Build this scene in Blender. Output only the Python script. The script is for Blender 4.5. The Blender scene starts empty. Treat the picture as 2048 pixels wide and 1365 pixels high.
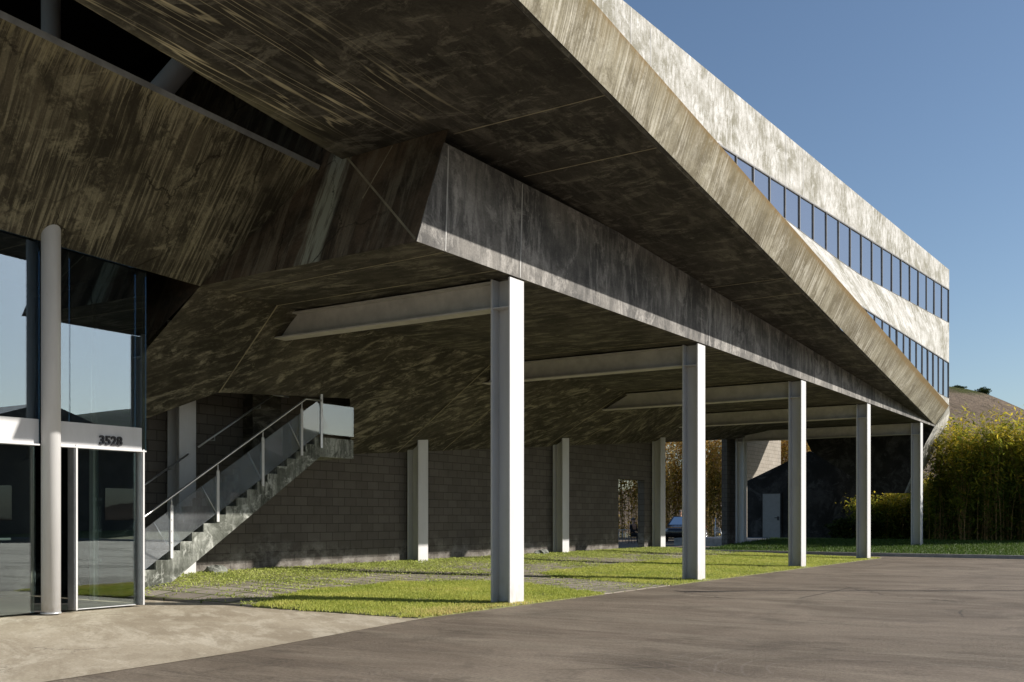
import bpy, bmesh, math, random
import numpy as np
from mathutils import Vector, Matrix
R = math.radians
random.seed(4); rng = np.random.default_rng(7)
scene = bpy.context.scene
COL = scene.collection

# ------------------------------------------------------------------ helpers
def tag(o, label=None, cat=None, group=None, kind=None):
    if label: o['label'] = label
    if cat: o['category'] = cat
    if group: o['group'] = group
    if kind: o['kind'] = kind
    return o

def thing(name, label, cat, loc=(0, 0, 0), group=None, rz=0):
    o = bpy.data.objects.new(name, None); COL.objects.link(o)
    o.location = loc; o.rotation_euler.z = rz
    o.empty_display_size = .3
    return tag(o, label, cat, group)

def uvs(me):
    uv = me.uv_layers.new(name='UVMap')
    for p in me.polygons:
        n = p.normal
        if abs(n.z) > .9:
            u = Vector((1, 0, 0)); v = Vector((0, 1, 0))
        else:
            u = Vector((0, 0, 1)).cross(n).normalized(); v = n.cross(u)
        for li in p.loop_indices:
            c = me.vertices[me.loops[li].vertex_index].co
            uv.data[li].uv = (c.dot(u), c.dot(v))

class MB:
    def __init__(s): s.v = []; s.f = []; s.sm = []
    def add(s, vs, fs, smooth=False):
        b = len(s.v); s.v += [tuple(x) for x in vs]
        s.f += [tuple(b + i for i in f) for f in fs]; s.sm += [smooth] * len(fs)
        return s
    def poly(s, pts): return s.add(pts, [tuple(range(len(pts)))])
    def box(s, x0, x1, y0, y1, z0, z1):
        return s.add([(x0,y0,z0),(x1,y0,z0),(x1,y1,z0),(x0,y1,z0),(x0,y0,z1),(x1,y0,z1),(x1,y1,z1),(x0,y1,z1)],
                     [(0,3,2,1),(4,5,6,7),(0,1,5,4),(1,2,6,5),(2,3,7,6),(3,0,4,7)])
    def prism(s, pts, d):
        """closed polygon pts (3-D) extruded by vector d"""
        n = len(pts); d = Vector(d)
        a = [Vector(p) for p in pts]; b = [p + d for p in a]
        nrm = Vector((0,0,0))
        for i in range(n): nrm += a[i].cross(a[(i+1) % n])
        fs = [tuple(range(n))[::-1], tuple(range(n, 2*n))] + [(i, (i+1) % n, n + (i+1) % n, n + i) for i in range(n)]
        if nrm.dot(d) < 0: fs = [f[::-1] for f in fs]
        return s.add(a + b, fs)
    def tube(s, pts, r, n=12, cap=True, smooth=True):
        pts = [Vector(p) for p in pts]; rs = r if isinstance(r, (list, tuple)) else [r] * len(pts)
        vs = []; fs = []
        for i, p in enumerate(pts):
            t = (pts[min(i+1, len(pts)-1)] - pts[max(i-1, 0)]).normalized()
            a = t.orthogonal().normalized() if abs(t.z) > .95 else t.cross(Vector((0,0,1))).normalized()
            b = t.cross(a)
            for k in range(n):
                w = 2*math.pi*k/n
                vs.append(p + (a*math.cos(w) + b*math.sin(w)) * rs[i])
        for i in range(len(pts)-1):
            for k in range(n):
                fs.append((i*n+k, i*n+(k+1) % n, (i+1)*n+(k+1) % n, (i+1)*n+k))
        s.add(vs, fs, smooth)
        if cap:
            b0 = len(s.v) - len(vs)
            s.f += [tuple(b0 + k for k in range(n))[::-1], tuple(b0 + (len(pts)-1)*n + k for k in range(n))]; s.sm += [False, False]
        return s
    def build(s, name, m, parent=None, bevel=0):
        me = bpy.data.meshes.new(name); me.from_pydata(s.v, [], s.f)
        me.polygons.foreach_set('use_smooth', s.sm); me.update()
        uvs(me)
        if m: me.materials.append(m)
        o = bpy.data.objects.new(name, me); COL.objects.link(o)
        if parent: o.parent = parent; o.matrix_parent_inverse = par_inv(parent)
        if bevel:
            bv = o.modifiers.new('bevel', 'BEVEL'); bv.width = bevel; bv.segments = 2; bv.limit_method = 'ANGLE'
        return o

def world_of(p):
    m = Matrix.LocRotScale(p.location, p.rotation_euler, p.scale)
    return world_of(p.parent) @ p.matrix_parent_inverse @ m if p.parent else m
def par_inv(p): return world_of(p).inverted()
# every part below is modelled in world coordinates unless its thing is a prototype at the origin

def copy_tree(o, parent=None):
    c = o.copy(); COL.objects.link(c)
    if parent: c.parent = parent
    for ch in [x for x in COL.objects if x.parent == o]: copy_tree(ch, c)
    return c

def np_mesh(name, tris_v, mat, nper=3, tint=None, parent=None, smooth=False):
    """tris_v: (N, nper, 3) array -> one mesh of N faces, optional per-face tint attribute"""
    N = len(tris_v); me = bpy.data.meshes.new(name)
    me.vertices.add(N*nper); me.vertices.foreach_set('co', tris_v.reshape(-1).astype(np.float32))
    me.loops.add(N*nper); me.loops.foreach_set('vertex_index', np.arange(N*nper, dtype=np.int32))
    me.polygons.add(N); me.polygons.foreach_set('loop_start', np.arange(0, N*nper, nper, dtype=np.int32))
    me.update(calc_edges=True)
    if tint is not None:
        a = me.attributes.new('tint', 'FLOAT', 'FACE'); a.data.foreach_set('value', tint.astype(np.float32))
    me.materials.append(mat)
    o = bpy.data.objects.new(name, me); COL.objects.link(o)
    if parent: o.parent = parent; o.matrix_parent_inverse = par_inv(parent)
    return o

# ------------------------------------------------------------------ materials
class NT:
    def __init__(s, name):
        s.m = bpy.data.materials.new(name); s.m.use_nodes = True; s.t = s.m.node_tree
        s.b = s.t.nodes['Principled BSDF']; s.out = s.t.nodes['Material Output']
    def n(s, kind, **kw):
        nd = s.t.nodes.new(kind)
        for k, v in kw.items(): setattr(nd, k, v)
        return nd
    def set(s, sock, val):
        if hasattr(val, 'is_output') or isinstance(val, bpy.types.NodeSocket): s.t.links.new(val, sock)
        else:
            if isinstance(val, tuple) and len(val) == 3 and sock.type == 'RGBA': val = val + (1,)
            sock.default_value = val
    def coord(s, kind='UV', scale=(1,1,1), loc=(0,0,0), rot=(0,0,0)):
        if kind == 'POS': src = s.n('ShaderNodeNewGeometry').outputs['Position']
        else: src = s.n('ShaderNodeTexCoord').outputs[kind]
        mp = s.n('ShaderNodeMapping'); s.set(mp.inputs[0], src)
        mp.inputs['Scale'].default_value = scale; mp.inputs['Location'].default_value = loc; mp.inputs['Rotation'].default_value = rot
        return mp.outputs[0]
    def noise(s, vec, scale=1, detail=6, rough=.6, dist=0):
        nd = s.n('ShaderNodeTexNoise'); s.set(nd.inputs['Vector'], vec)
        nd.inputs['Scale'].default_value = scale; nd.inputs['Detail'].default_value = detail
        nd.inputs['Roughness'].default_value = rough; nd.inputs['Distortion'].default_value = dist
        return nd.outputs['Fac']
    def ramp(s, fac, stops, interp='LINEAR'):
        nd = s.n('ShaderNodeValToRGB'); s.set(nd.inputs[0], fac); cr = nd.color_ramp; cr.interpolation = interp
        while len(cr.elements) < len(stops): cr.elements.new(.5)
        for e, (p, c) in zip(cr.elements, stops):
            e.position = p; e.color = (c, c, c, 1) if isinstance(c, (int, float)) else tuple(c) + (1,)
        return nd.outputs[0]
    def mix(s, fac, a, b, mode='MIX'):
        nd = s.n('ShaderNodeMix', data_type='RGBA', blend_type=mode)
        s.set(nd.inputs[0], fac); s.set(nd.inputs[6], a); s.set(nd.inputs[7], b)
        return nd.outputs[2]
    def math(s, op, a, b=0., c=None):
        nd = s.n('ShaderNodeMath', operation=op); s.set(nd.inputs[0], a); s.set(nd.inputs[1], b)
        if c is not None: s.set(nd.inputs[2], c)
        return nd.outputs[0]
    def sep(s, vec):
        nd = s.n('ShaderNodeSeparateXYZ'); s.set(nd.inputs[0], vec); return nd.outputs
    def bump(s, h, strength=.3, dist=.02):
        nd = s.n('ShaderNodeBump'); s.set(nd.inputs['Height'], h)
        nd.inputs['Strength'].default_value = strength; nd.inputs['Distance'].default_value = dist
        s.set(s.b.inputs['Normal'], nd.outputs[0])
    def fin(s, col, rough=.8, metal=0, spec=.3):
        s.set(s.b.inputs['Base Color'], col); s.set(s.b.inputs['Roughness'], rough)
        s.b.inputs['Metallic'].default_value = metal; s.b.inputs['Specular IOR Level'].default_value = spec
        return s.m

def concrete(name, dark, mid, pale, streak=(14, .5), amt=.7, blot=(1.2, 1.5), bamt=.6, damt=.6, dsc=(1.6, 1.3), rot=0, bump=.25, seed=0, extra=None, spec=.2, thr=.0, mott=.6):
    """weathered plaster: mottled base, run-off streaks along v, hard-edged pale and dark blotches"""
    k = NT(name)
    def C(sx, sy, ox=0, oy=0):
        m2 = k.n('ShaderNodeMapping'); k.set(m2.inputs[0], k.coord('UV', rot=(0, 0, rot)))
        m2.inputs['Scale'].default_value = (sx, sy, 1); m2.inputs['Location'].default_value = (ox, oy, 0); return m2.outputs[0]
    big = k.noise(C(mott, mott, seed, seed*1.7), 1, 10, .7)
    col = k.mix(k.ramp(big, [(.40, 0), (.60, 1)]), dark, mid)
    st = k.noise(C(streak[0], streak[1], seed*3.1, 0), 1, 8, .68, .15)
    brk = k.noise(C(.7, .5, 5+seed, 2), 1, 6, .65)
    f = k.math('MULTIPLY', k.ramp(st, [(.48+thr, 0), (.57+thr, 1)]), k.ramp(brk, [(.40, .1), (.56, 1)]))
    col = k.mix(k.math('MULTIPLY', f, amt), col, pale)
    bl = k.noise(C(blot[0], blot[1], 9+seed, 4), 1, 12, .76, .7)
    col = k.mix(k.math('MULTIPLY', k.ramp(bl, [(.525, 0), (.60, 1)]), bamt), col, pale)
    dk = k.noise(C(dsc[0], dsc[1], 2.3+seed, 7), 1, 12, .76, .5)
    col = k.mix(k.math('MULTIPLY', k.ramp(dk, [(.53, 0), (.60, 1)]), damt), col, dark)
    sd = k.noise(C(streak[0]*.8, streak[1]*.9, 11+seed, 3), 1, 7, .65, .2)
    col = k.mix(k.math('MULTIPLY', k.ramp(sd, [(.52, 0), (.60, 1)]), damt*.75), col, dark)
    fine = k.noise(C(1, 1), 30, 5, .75)
    col = k.mix(.4, col, k.ramp(fine, [(.36, .35), (.62, 1.0)]), 'MULTIPLY')
    if extra: col = extra(k, col)
    k.bump(k.mix(.6, fine, bl), bump, .03)
    return k.fin(col, .85, 0, spec)

def plain(name, col, rough=.5, metal=0, spec=.4, var=.12, sc=6, bump=0):
    k = NT(name)
    n = k.noise(k.coord('POS'), sc, 6, .6)
    lo = tuple(c*(1-var) for c in col); hi = tuple(min(1, c*(1+var)) for c in col)
    c = k.mix(k.ramp(n, [(.35, 0), (.65, 1)]), lo, hi)
    if bump: k.bump(n, bump, .01)
    return k.fin(c, rough, metal, spec)

# dark plaster of the undersides
def wavy(k, col):                                   # lime runs that wander over the near soffit
    ln = k.noise(k.coord('UV', (1.3, .075, 1), (3, 1, 0)), 1, 4, .5, .12)
    fr = k.math('PINGPONG', k.math('MULTIPLY', ln, 13.0), .5)
    line = k.ramp(fr, [(.0, 1), (.035, .7), (.085, 0)])
    x = k.sep(k.coord('POS'))[0]
    side = k.ramp(k.math('MULTIPLY_ADD', x, -.25, -1.95), [(.0, 0), (.2, .8), (.62, 1)])
    y = k.sep(k.coord('POS'))[1]
    near = k.ramp(k.math('MULTIPLY_ADD', y, -.1, 1.45), [(.25, 0), (.45, 1)])
    brk = k.ramp(k.noise(k.coord('UV', (.9, .5, 1), (7, 7, 0)), 1, 4, .6), [(.38, .1), (.56, 1)])
    f = k.math('MULTIPLY', k.math('MULTIPLY', line, side), k.math('MULTIPLY', near, brk))
    col = k.mix(k.math('MULTIPLY', f, .95), col, (.72, .65, .44))
    edge = k.ramp(k.math('MULTIPLY_ADD', x, -.25, -1.95), [(.56, 0), (.74, 1)])
    en = k.ramp(k.noise(k.coord('UV', (5, .7, 1)), 1, 6, .6), [(.42, 0), (.58, 1)])
    return k.mix(k.math('MULTIPLY', k.math('MULTIPLY', edge, near), k.math('MULTIPLY_ADD', en, .6, .15)), col, (.30, .28, .17))
def cracks(k, col, sx, sy, w=.012, dark=(.02, .017, .012)):
    vo = k.n('ShaderNodeTexVoronoi', feature='DISTANCE_TO_EDGE')
    k.set(vo.inputs['Vector'], k.mix(.22, k.coord('UV', (sx, sy, 1)), k.noise(k.coord('UV'), 2.4, 6, .65)))
    vo.inputs['Scale'].default_value = 1
    m = k.ramp(k.noise(k.coord('UV', (.5, .5, 1), (6, 2, 0)), 1, 3, .5), [(.46, 0), (.54, 1)])
    return k.mix(k.math('MULTIPLY', k.ramp(vo.outputs['Distance'], [(0, 1), (w, 0)]), m), col, dark)
def fringe(k, col):                                  # pale drip fringe along the top of the leaning parapet
    p = k.sep(k.coord('POS'))
    d = k.math('ADD', p[2], k.math('MULTIPLY_ADD', p[1], .056, -7.392))            # 0 at the top edge, negative below
    ln = k.noise(k.coord('UV', (24, .3, 1), (4, 0, 0)), 1, 7, .75)
    bg_ = k.noise(k.coord('UV', (.6, .1, 1), (2, 0, 0)), 1, 3, .5)
    f = k.ramp(k.math('ADD', k.math('MULTIPLY', d, 1.7), k.math('MULTIPLY_ADD', ln, 2.8, k.math('MULTIPLY_ADD', bg_, 2.2, -2.42))), [(.02, 0), (.3, 1)])
    col = k.mix(k.math('MULTIPLY', f, .62), col, (.36, .325, .2))
    return cracks(k, col, .75, .55)
def band_top(k, col):                                # ochre run-off under the upper edge of the band
    p = k.sep(k.coord('POS'))
    v = k.math('MULTIPLY', k.math('ADD', p[2], k.math('MULTIPLY_ADD', p[1], .0505, -7.406)), 1.58)
    n = k.noise(k.coord('UV', (8, .3, 1), (3, 0, 0)), 1, 6, .65)
    f = k.ramp(k.math('ADD', v, k.math('MULTIPLY_ADD', n, 1.2, -.75)), [(.35, 0), (1.0, 1)])
    col = k.mix(k.math('MULTIPLY', f, .8), col, (.20, .155, .075))
    e = k.ramp(k.math('ADD', v, k.math('MULTIPLY_ADD', n, .2, -.1)), [(.90, 0), (.99, 1)])
    return k.mix(k.math('MULTIPLY', e, .6), col, (.21, .13, .045))
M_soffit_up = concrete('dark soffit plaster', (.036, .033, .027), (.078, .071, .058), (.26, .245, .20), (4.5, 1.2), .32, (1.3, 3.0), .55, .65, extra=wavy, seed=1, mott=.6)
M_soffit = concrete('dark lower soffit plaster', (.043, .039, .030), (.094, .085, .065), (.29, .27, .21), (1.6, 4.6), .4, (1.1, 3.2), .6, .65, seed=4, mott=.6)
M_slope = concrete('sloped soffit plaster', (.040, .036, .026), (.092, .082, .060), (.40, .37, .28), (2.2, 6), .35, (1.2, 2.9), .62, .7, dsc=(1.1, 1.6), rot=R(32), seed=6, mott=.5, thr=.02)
M_parapet = concrete('streaked parapet plaster', (.042, .037, .026), (.122, .108, .076), (.34, .315, .22), (20, .6), .8, (1.9, 1.5), .55, .78, rot=R(-8), seed=8, extra=fringe)
M_fascia = concrete('fascia plaster', (.085, .083, .08), (.23, .217, .198), (.50, .475, .44), (5.5, 1.1), .45, (1.3, 1.0), .5, .6, seed=11)
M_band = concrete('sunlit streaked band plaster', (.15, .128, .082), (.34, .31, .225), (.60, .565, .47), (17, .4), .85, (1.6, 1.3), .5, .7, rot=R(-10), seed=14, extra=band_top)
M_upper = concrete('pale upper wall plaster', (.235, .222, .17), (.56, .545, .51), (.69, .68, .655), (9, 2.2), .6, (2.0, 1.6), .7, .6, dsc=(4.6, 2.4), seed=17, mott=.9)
def pale_band(k, col):
    p = k.sep(k.coord('UV'))
    w = k.math('MULTIPLY_ADD', k.math('SUBTRACT', k.noise(k.coord('UV', (1.2, .6, 1)), 1, 5, .6), .5), .35, p[0])
    f = k.ramp(k.math('MULTIPLY_ADD', w, .2, 2.75), [(.435, 0), (.45, 1), (.535, 1), (.555, 0)])
    inner = k.ramp(k.noise(k.coord('UV', (7, .5, 1)), 1, 8, .7), [(.44, 0), (.52, 1)])
    col = k.mix(k.math('MULTIPLY', f, k.math('MULTIPLY_ADD', inner, .75, .2)), col, (.42, .43, .34))
    return cracks(k, col, .8, .5, .008)
M_end = concrete('brown end wall plaster', (0.0513, 0.0405, 0.0297), (0.16875, 0.1215, 0.081), (0.3375, 0.297, 0.216), (4.5, .28), .45, (1.2, .6), .25, .8, dsc=(1.7, .45), seed=20, extra=pale_band)
M_lip = plain('grey coping', (.33, .35, .36), .7, var=.25, sc=3)
M_dark = concrete('black plaster', (.018, .017, .015), (.036, .034, .031), (.14, .135, .13), (1.4, 1), .3, (.8, .9), .45, .6, seed=23)
M_void = plain('dark interior', (.02, .019, .018), .9)  # near-black, shade of the recesses and rooms put into the colour
M_joint = plain('joint bead', (.30, .265, .18), .8, var=.3, sc=3)
M_stair = concrete('weathered stair concrete', (.075, .08, .065), (.27, .28, .245), (.56, .57, .52), (7, 1.1), .7, (2.6, 2.4), .8, .75, dsc=(2.4, 2.2), seed=26, mott=1.2)
def slab(k, col):
    p = k.sep(k.coord('POS'))
    w = k.math('MULTIPLY_ADD', k.noise(k.coord('POS'), .5, 3, .5), .02, p[1])
    j_ = k.ramp(k.math('ABSOLUTE', k.math('SUBTRACT', w, 8.9)), [(0, 1), (.012, 0)])
    return cracks(k, k.mix(k.math('MULTIPLY', j_, .7), col, (.1, .085, .065)), .3, .22, .003, (.12, .1, .08))
M_pave = concrete('entrance slab concrete', (.36, .30, .215), (.50, .43, .32), (.68, .61, .48), (.8, 2.6), .6, (.5, 1.2), .6, .6, dsc=(.5, 1.6), rot=R(33), seed=29, bump=.08, extra=slab, mott=.35)
M_floor = plain('lobby floor', (.13, .125, .115), .4, var=.2, sc=2)
def mk_white():
    k = NT('white steel paint')
    a = k.noise(k.coord('POS', (3, 3, .8)), 1, 7, .65)
    c = k.mix(k.ramp(a, [(.3, 0), (.7, 1)]), (.53, .525, .52), (.63, .625, .62))
    d = k.noise(k.coord('POS', (14, 14, 5)), 1, 5, .7)
    c = k.mix(k.ramp(d, [(.66, 0), (.78, .5)]), c, (.30, .27, .23))
    z = k.sep(k.coord('POS'))[2]
    dirt = k.math('MULTIPLY', k.ramp(z, [(.0, 1), (.45, 0)]), k.ramp(k.noise(k.coord('POS', (9, 9, 4)), 1, 6, .7), [(.4, 0), (.62, 1)]))
    c = k.mix(k.math('MULTIPLY', dirt, .55), c, (.33, .29, .22))
    return k.fin(c, .42, 0, .35)
M_white = mk_white()
M_beam = plain('beam paint', (.50, .48, .44), .5, var=.12, sc=4)
M_alu = plain('aluminium', (.62, .63, .64), .38, .6, var=.08)
M_steel = plain('brushed steel rail', (.55, .56, .57), .3, .8, var=.1)
M_blackmetal = plain('dark bronze frame', (.05, .05, .055), .45, .3)
M_frame = plain('window frame metal', (.20, .195, .185), .5, .2)
M_num = plain('dark numeral metal', (.03, .03, .034), .6, 0)
M_rubber = plain('rubber', (.02, .02, .02), .8)

def mk_glass(name, tint, refl, rough=0.0, haze=0.0, gcol=(.92, .97, 1)):
    k = NT(name)
    tr = k.n('ShaderNodeBsdfTransparent'); tr.inputs[0].default_value = tint + (1,)
    gl = k.n('ShaderNodeBsdfGlossy'); gl.inputs['Color'].default_value = gcol + (1,); gl.inputs['Roughness'].default_value = rough
    fr = k.n('ShaderNodeFresnel'); fr.inputs[0].default_value = 1.5
    f = k.math('ADD', k.math('MULTIPLY', fr.outputs[0], .9), refl)
    mx = k.n('ShaderNodeMixShader'); k.set(mx.inputs[0], f); k.set(mx.inputs[1], tr.outputs[0]); k.set(mx.inputs[2], gl.outputs[0])
    if haze:                                            # pale diffuse haze painted in for the pane's reflections
        df = k.n('ShaderNodeBsdfDiffuse'); df.inputs[0].default_value = (.75, .77, .78, 1); m2 = k.n('ShaderNodeMixShader')
        hz = k.math('MULTIPLY', k.ramp(k.noise(k.coord('POS'), 2.2, 6, .65), [(.35, .5), (.65, 1)]), haze)
        k.set(m2.inputs[0], hz); k.set(m2.inputs[1], mx.outputs[0]); k.set(m2.inputs[2], df.outputs[0]); mx = m2
    k.t.links.new(mx.outputs[0], k.out.inputs[0]); return k.m
M_glass = mk_glass('entrance glass', (.80, .87, .83), .09)
M_glass_up = mk_glass('upper entrance glass', (.66, .74, .74), .20, gcol=(.60, .72, .86))
M_railglass = mk_glass('rail glass', (.84, .87, .88), .10, .02, .09)
def mk_win():
    k = NT('tinted window glass')
    d = k.n('ShaderNodeBsdfDiffuse'); d.inputs[0].default_value = (.02, .024, .032, 1)
    gl = k.n('ShaderNodeBsdfGlossy'); gl.inputs['Color'].default_value = (.9, .92, 1, 1); gl.inputs['Roughness'].default_value = .02
    wob = k.noise(k.coord('POS'), .9, 2, .4)
    bp = k.n('ShaderNodeBump'); k.set(bp.inputs['Height'], wob); bp.inputs['Strength'].default_value = .05; bp.inputs['Distance'].default_value = .05
    k.set(gl.inputs['Normal'], bp.outputs[0])
    fr = k.n('ShaderNodeFresnel'); fr.inputs[0].default_value = 1.5
    mx = k.n('ShaderNodeMixShader'); k.set(mx.inputs[0], k.math('ADD', k.math('MULTIPLY', fr.outputs[0], .8), .35)); k.set(mx.inputs[1], d.outputs[0]); k.set(mx.inputs[2], gl.outputs[0])
    k.t.links.new(mx.outputs[0], k.out.inputs[0]); return k.m
M_win = mk_win()

def mk_cmu(name, c0, c1, mort, white=.0, bw=.406, bh=.203, eff=True):
    k = NT(name)
    br = k.n('ShaderNodeTexBrick'); k.set(br.inputs['Vector'], k.coord('UV'))
    br.offset = .5; br.inputs['Scale'].default_value = 1
    br.inputs['Brick Width'].default_value = bw; br.inputs['Row Height'].default_value = bh
    br.inputs['Mortar Size'].default_value = .011; br.inputs['Mortar Smooth'].default_value = .3; br.inputs['Bias'].default_value = -.1
    k.set(br.inputs['Color1'], c0); k.set(br.inputs['Color2'], c1); k.set(br.inputs['Mortar'], mort)
    n = k.noise(k.coord('UV'), 1.4, 8, .7); f2 = k.noise(k.coord('UV'), 45, 4, .7)
    c = k.mix(.5, br.outputs['Color'], k.ramp(n, [(.3, .55), (.7, 1)]), 'MULTIPLY')
    c = k.mix(.35, c, k.ramp(f2, [(.3, .5), (.7, 1)]), 'MULTIPLY')
    if eff:
        z = k.sep(k.coord('UV'))[1]
        hn = k.noise(k.coord('UV', (.55, .1, 1)), 1, 4, .6)
        lim = k.math('SUBTRACT', k.math('MULTIPLY', hn, 1.9), .15)
        e = k.math('MULTIPLY', k.ramp(k.math('SUBTRACT', lim, z), [(.0, 0), (.3, 1)]), k.ramp(k.noise(k.coord('UV', (2.4, 3.2, 1)), 1, 9, .72), [(.45, 0), (.7, 1)]))
        c = k.mix(k.math('MULTIPLY', e, .75), c, (.36, .34, .31))
    k.bump(k.math('SUBTRACT', k.math('MULTIPLY', f2, .25), br.outputs['Fac']), .3, .01)
    return k.fin(c, .9, 0, .2)
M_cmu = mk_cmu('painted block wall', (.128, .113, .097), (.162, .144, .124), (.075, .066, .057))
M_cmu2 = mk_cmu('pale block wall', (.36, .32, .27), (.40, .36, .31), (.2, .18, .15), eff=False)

def mk_asphalt():
    k = NT('worn asphalt')
    a = k.noise(k.coord('POS', (.35, .45, 1)), 1, 10, .7, .8)
    c = k.mix(k.ramp(a, [(.38, 0), (.62, 1)]), (0.1588, 0.1269, 0.0941), (0.2603, 0.2123, 0.1602))
    for sc, loc, ang, lo, amt, cc in (((.18, 1.6, 1), (0, 0, 0), -36, .51, .2, (0.3556, 0.3148, 0.2386)), ((.25, 1.1, 1), (4, 3, 0), -12, .53, .2, (0.1333, 0.0976, 0.0739)), ((.12, 2.6, 1), (1, 8, 0), -58, .54, .18, (0.3429, 0.2928, 0.224)), ((.9, .7, 1), (3, 3, 0), 10, .54, .45, (0.1143, 0.0927, 0.0706))):
        n_ = k.noise(k.coord('POS', sc, loc, (0, 0, R(ang))), 1, 11, .72, .5)
        c = k.mix(k.math('MULTIPLY', k.ramp(n_, [(lo, 0), (lo + .07, 1)]), amt), c, cc)
    for cx, cy, seed in ((-2.2, 9.2, 1), (-4.6, 7.4, 5), (1.2, 13.5, 9)):            # turning tyre marks
        v = k.coord('POS', (1, 1, 0), (-cx, -cy, 0))
        ln = k.n('ShaderNodeVectorMath', operation='LENGTH'); k.set(ln.inputs[0], v)
        rr = k.math('ADD', ln.outputs['Value'], k.math('MULTIPLY', k.noise(k.coord('POS', loc=(seed, 0, 0)), .5, 2, .5), .5))
        m = k.ramp(k.math('PINGPONG', k.math('MULTIPLY', rr, 4.2), .5), [(0, 1), (.09, 0)])
        ms = k.math('MULTIPLY', k.ramp(rr, [(.12, 0), (.2, 1), (.3, 1), (.36, 0)]) if False else k.ramp(k.math('MULTIPLY', rr, .25), [(.25, 0), (.3, 1), (.52, 1), (.58, 0)]), k.ramp(k.noise(k.coord('POS', (.6, .6, 1), (seed*2, 1, 0)), 1, 3, .6), [(.48, 0), (.56, 1)]))
        c = k.mix(k.math('MULTIPLY', k.math('MULTIPLY', m, ms), .35), c, (.33, .285, .24))
    f = k.noise(k.coord('POS'), 28, 5, .8)
    c = k.mix(.55, c, k.ramp(f, [(.36, .35), (.62, 1.15)]), 'MULTIPLY')
    vo = k.n('ShaderNodeTexVoronoi', feature='DISTANCE_TO_EDGE'); k.set(vo.inputs['Vector'], k.mix(.2, k.coord('POS', (.3, .3, 0), (.35, .6, 0)), k.noise(k.coord('POS'), 1.2, 6, .65)))
    vo.inputs['Scale'].default_value = 1
    cm = k.ramp(k.noise(k.coord('POS', (.14, .14, 1), (2, 9, 0)), 1, 2, .5), [(.51, 0), (.56, .8)])
    c = k.mix(k.math('MULTIPLY', k.ramp(vo.outputs['Distance'], [(.0, 1), (.006, 0)]), cm), c, (.035, .03, .026))
    rg = k.ramp(k.noise(k.coord('POS', (.2, .6, 1), (1, 6, 0), (0, 0, R(-20))), 1, 5, .65), [(.5, 0), (.57, 1)])
    k.bump(k.math('MULTIPLY', f, k.math('MULTIPLY_ADD', rg, 2.2, .5)), .7, .02)
    return k.fin(c, .78, 0, .22)
M_asphalt = mk_asphalt()

def mk_pavers():
    k = NT('stone pavers with weedy joints')
    n0 = k.noise(k.coord('POS'), 2.6, 4, .6)
    v = k.mix(.035, k.coord('POS', (1, 1, 0)), n0)
    br = k.n('ShaderNodeTexBrick'); k.set(br.inputs['Vector'], k.coord('POS', (1, 1, 0), (.1, .2, 0)))
    br.offset = .37; br.offset_frequency = 2; br.squash = 1
    br.inputs['Scale'].default_value = 1; br.inputs['Brick Width'].default_value = .92; br.inputs['Row Height'].default_value = .46
    br.inputs['Mortar Size'].default_value = .028; br.inputs['Mortar Smooth'].default_value = .4
    k.set(br.inputs['Color1'], (.30, .26, .215)); k.set(br.inputs['Color2'], (.42, .37, .31)); k.set(br.inputs['Mortar'], (.12, .15, .03))
    a = k.noise(k.coord('POS'), 3, 8, .7)
    c = k.mix(.5, br.outputs['Color'], k.ramp(a, [(.3, .55), (.7, 1)]), 'MULTIPLY')
    f = k.noise(k.coord('POS'), 60, 3, .7)
    c = k.mix(.35, c, k.ramp(f, [(.3, .5), (.7, 1)]), 'MULTIPLY')
    k.bump(k.math('SUBTRACT', k.math('MULTIPLY', f, .3), br.outputs['Fac']), .5, .015)
    return k.fin(c, .9, 0, .2)
M_pavers = mk_pavers()
M_soil = plain('lawn soil', (.17, .175, .06), .95, var=.4, sc=5)
M_ground = plain('dry ground', (.14, .13, .08), .95, var=.3, sc=.3)
M_kerb = plain('kerb concrete', (.33, .32, .31), .85, var=.2, sc=4)

def leafmat(name, stops, trans=.35, rough=.55):
    k = NT(name)
    a = k.n('ShaderNodeAttribute', attribute_name='tint')
    n = k.noise(k.coord('POS'), .9, 4, .6)
    f = k.math('ADD', k.math('MULTIPLY', a.outputs['Fac'], .7), k.math('MULTIPLY', n, .3))
    c = k.ramp(f, stops)
    k.set(k.b.inputs['Base Color'], c); k.b.inputs['Roughness'].default_value = rough; k.b.inputs['Specular IOR Level'].default_value = .25
    tl = k.n('ShaderNodeBsdfTranslucent'); k.set(tl.inputs[0], c)
    mx = k.n('ShaderNodeMixShader'); mx.inputs[0].default_value = trans
    k.set(mx.inputs[1], k.b.outputs[0]); k.set(mx.inputs[2], tl.outputs[0]); k.t.links.new(mx.outputs[0], k.out.inputs[0])
    return k.m
M_grass = leafmat('lawn blades', [(.15, (.19, .27, .03)), (.5, (.47, .50, .105)), (.72, (.60, .58, .16)), (.93, (.66, .50, .24))], .45)
M_cover = leafmat('ground cover leaves', [(.15, (.24, .30, .06)), (.55, (.46, .52, .13)), (.9, (.60, .60, .22))], .35)
M_bankgrass = leafmat('bank grass blades', [(.2, (.05, .10, .015)), (.8, (.10, .16, .03))], .3)
M_bamboo = leafmat('bamboo leaves', [(.12, (.055, .08, .016)), (.38, (.14, .19, .03)), (.60, (.28, .31, .04)), (.84, (.70, .54, .06))], .5)
M_bamboo2 = leafmat('sunlit-tint bamboo leaves', [(.12, (.07, .08, .018)), (.40, (.28, .23, .04)), (.60, (.66, .47, .10)), (.85, (.85, .64, .28))], .55)  # brighter yellow copy of the leaves, sunlight put into their colour
M_culm = plain('bamboo culm', (.28, .17, .06), .55, var=.4, sc=3)
M_shrub = leafmat('dark shrub leaves', [(.2, (.015, .03, .01)), (.8, (.07, .10, .02))], .25)

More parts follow.
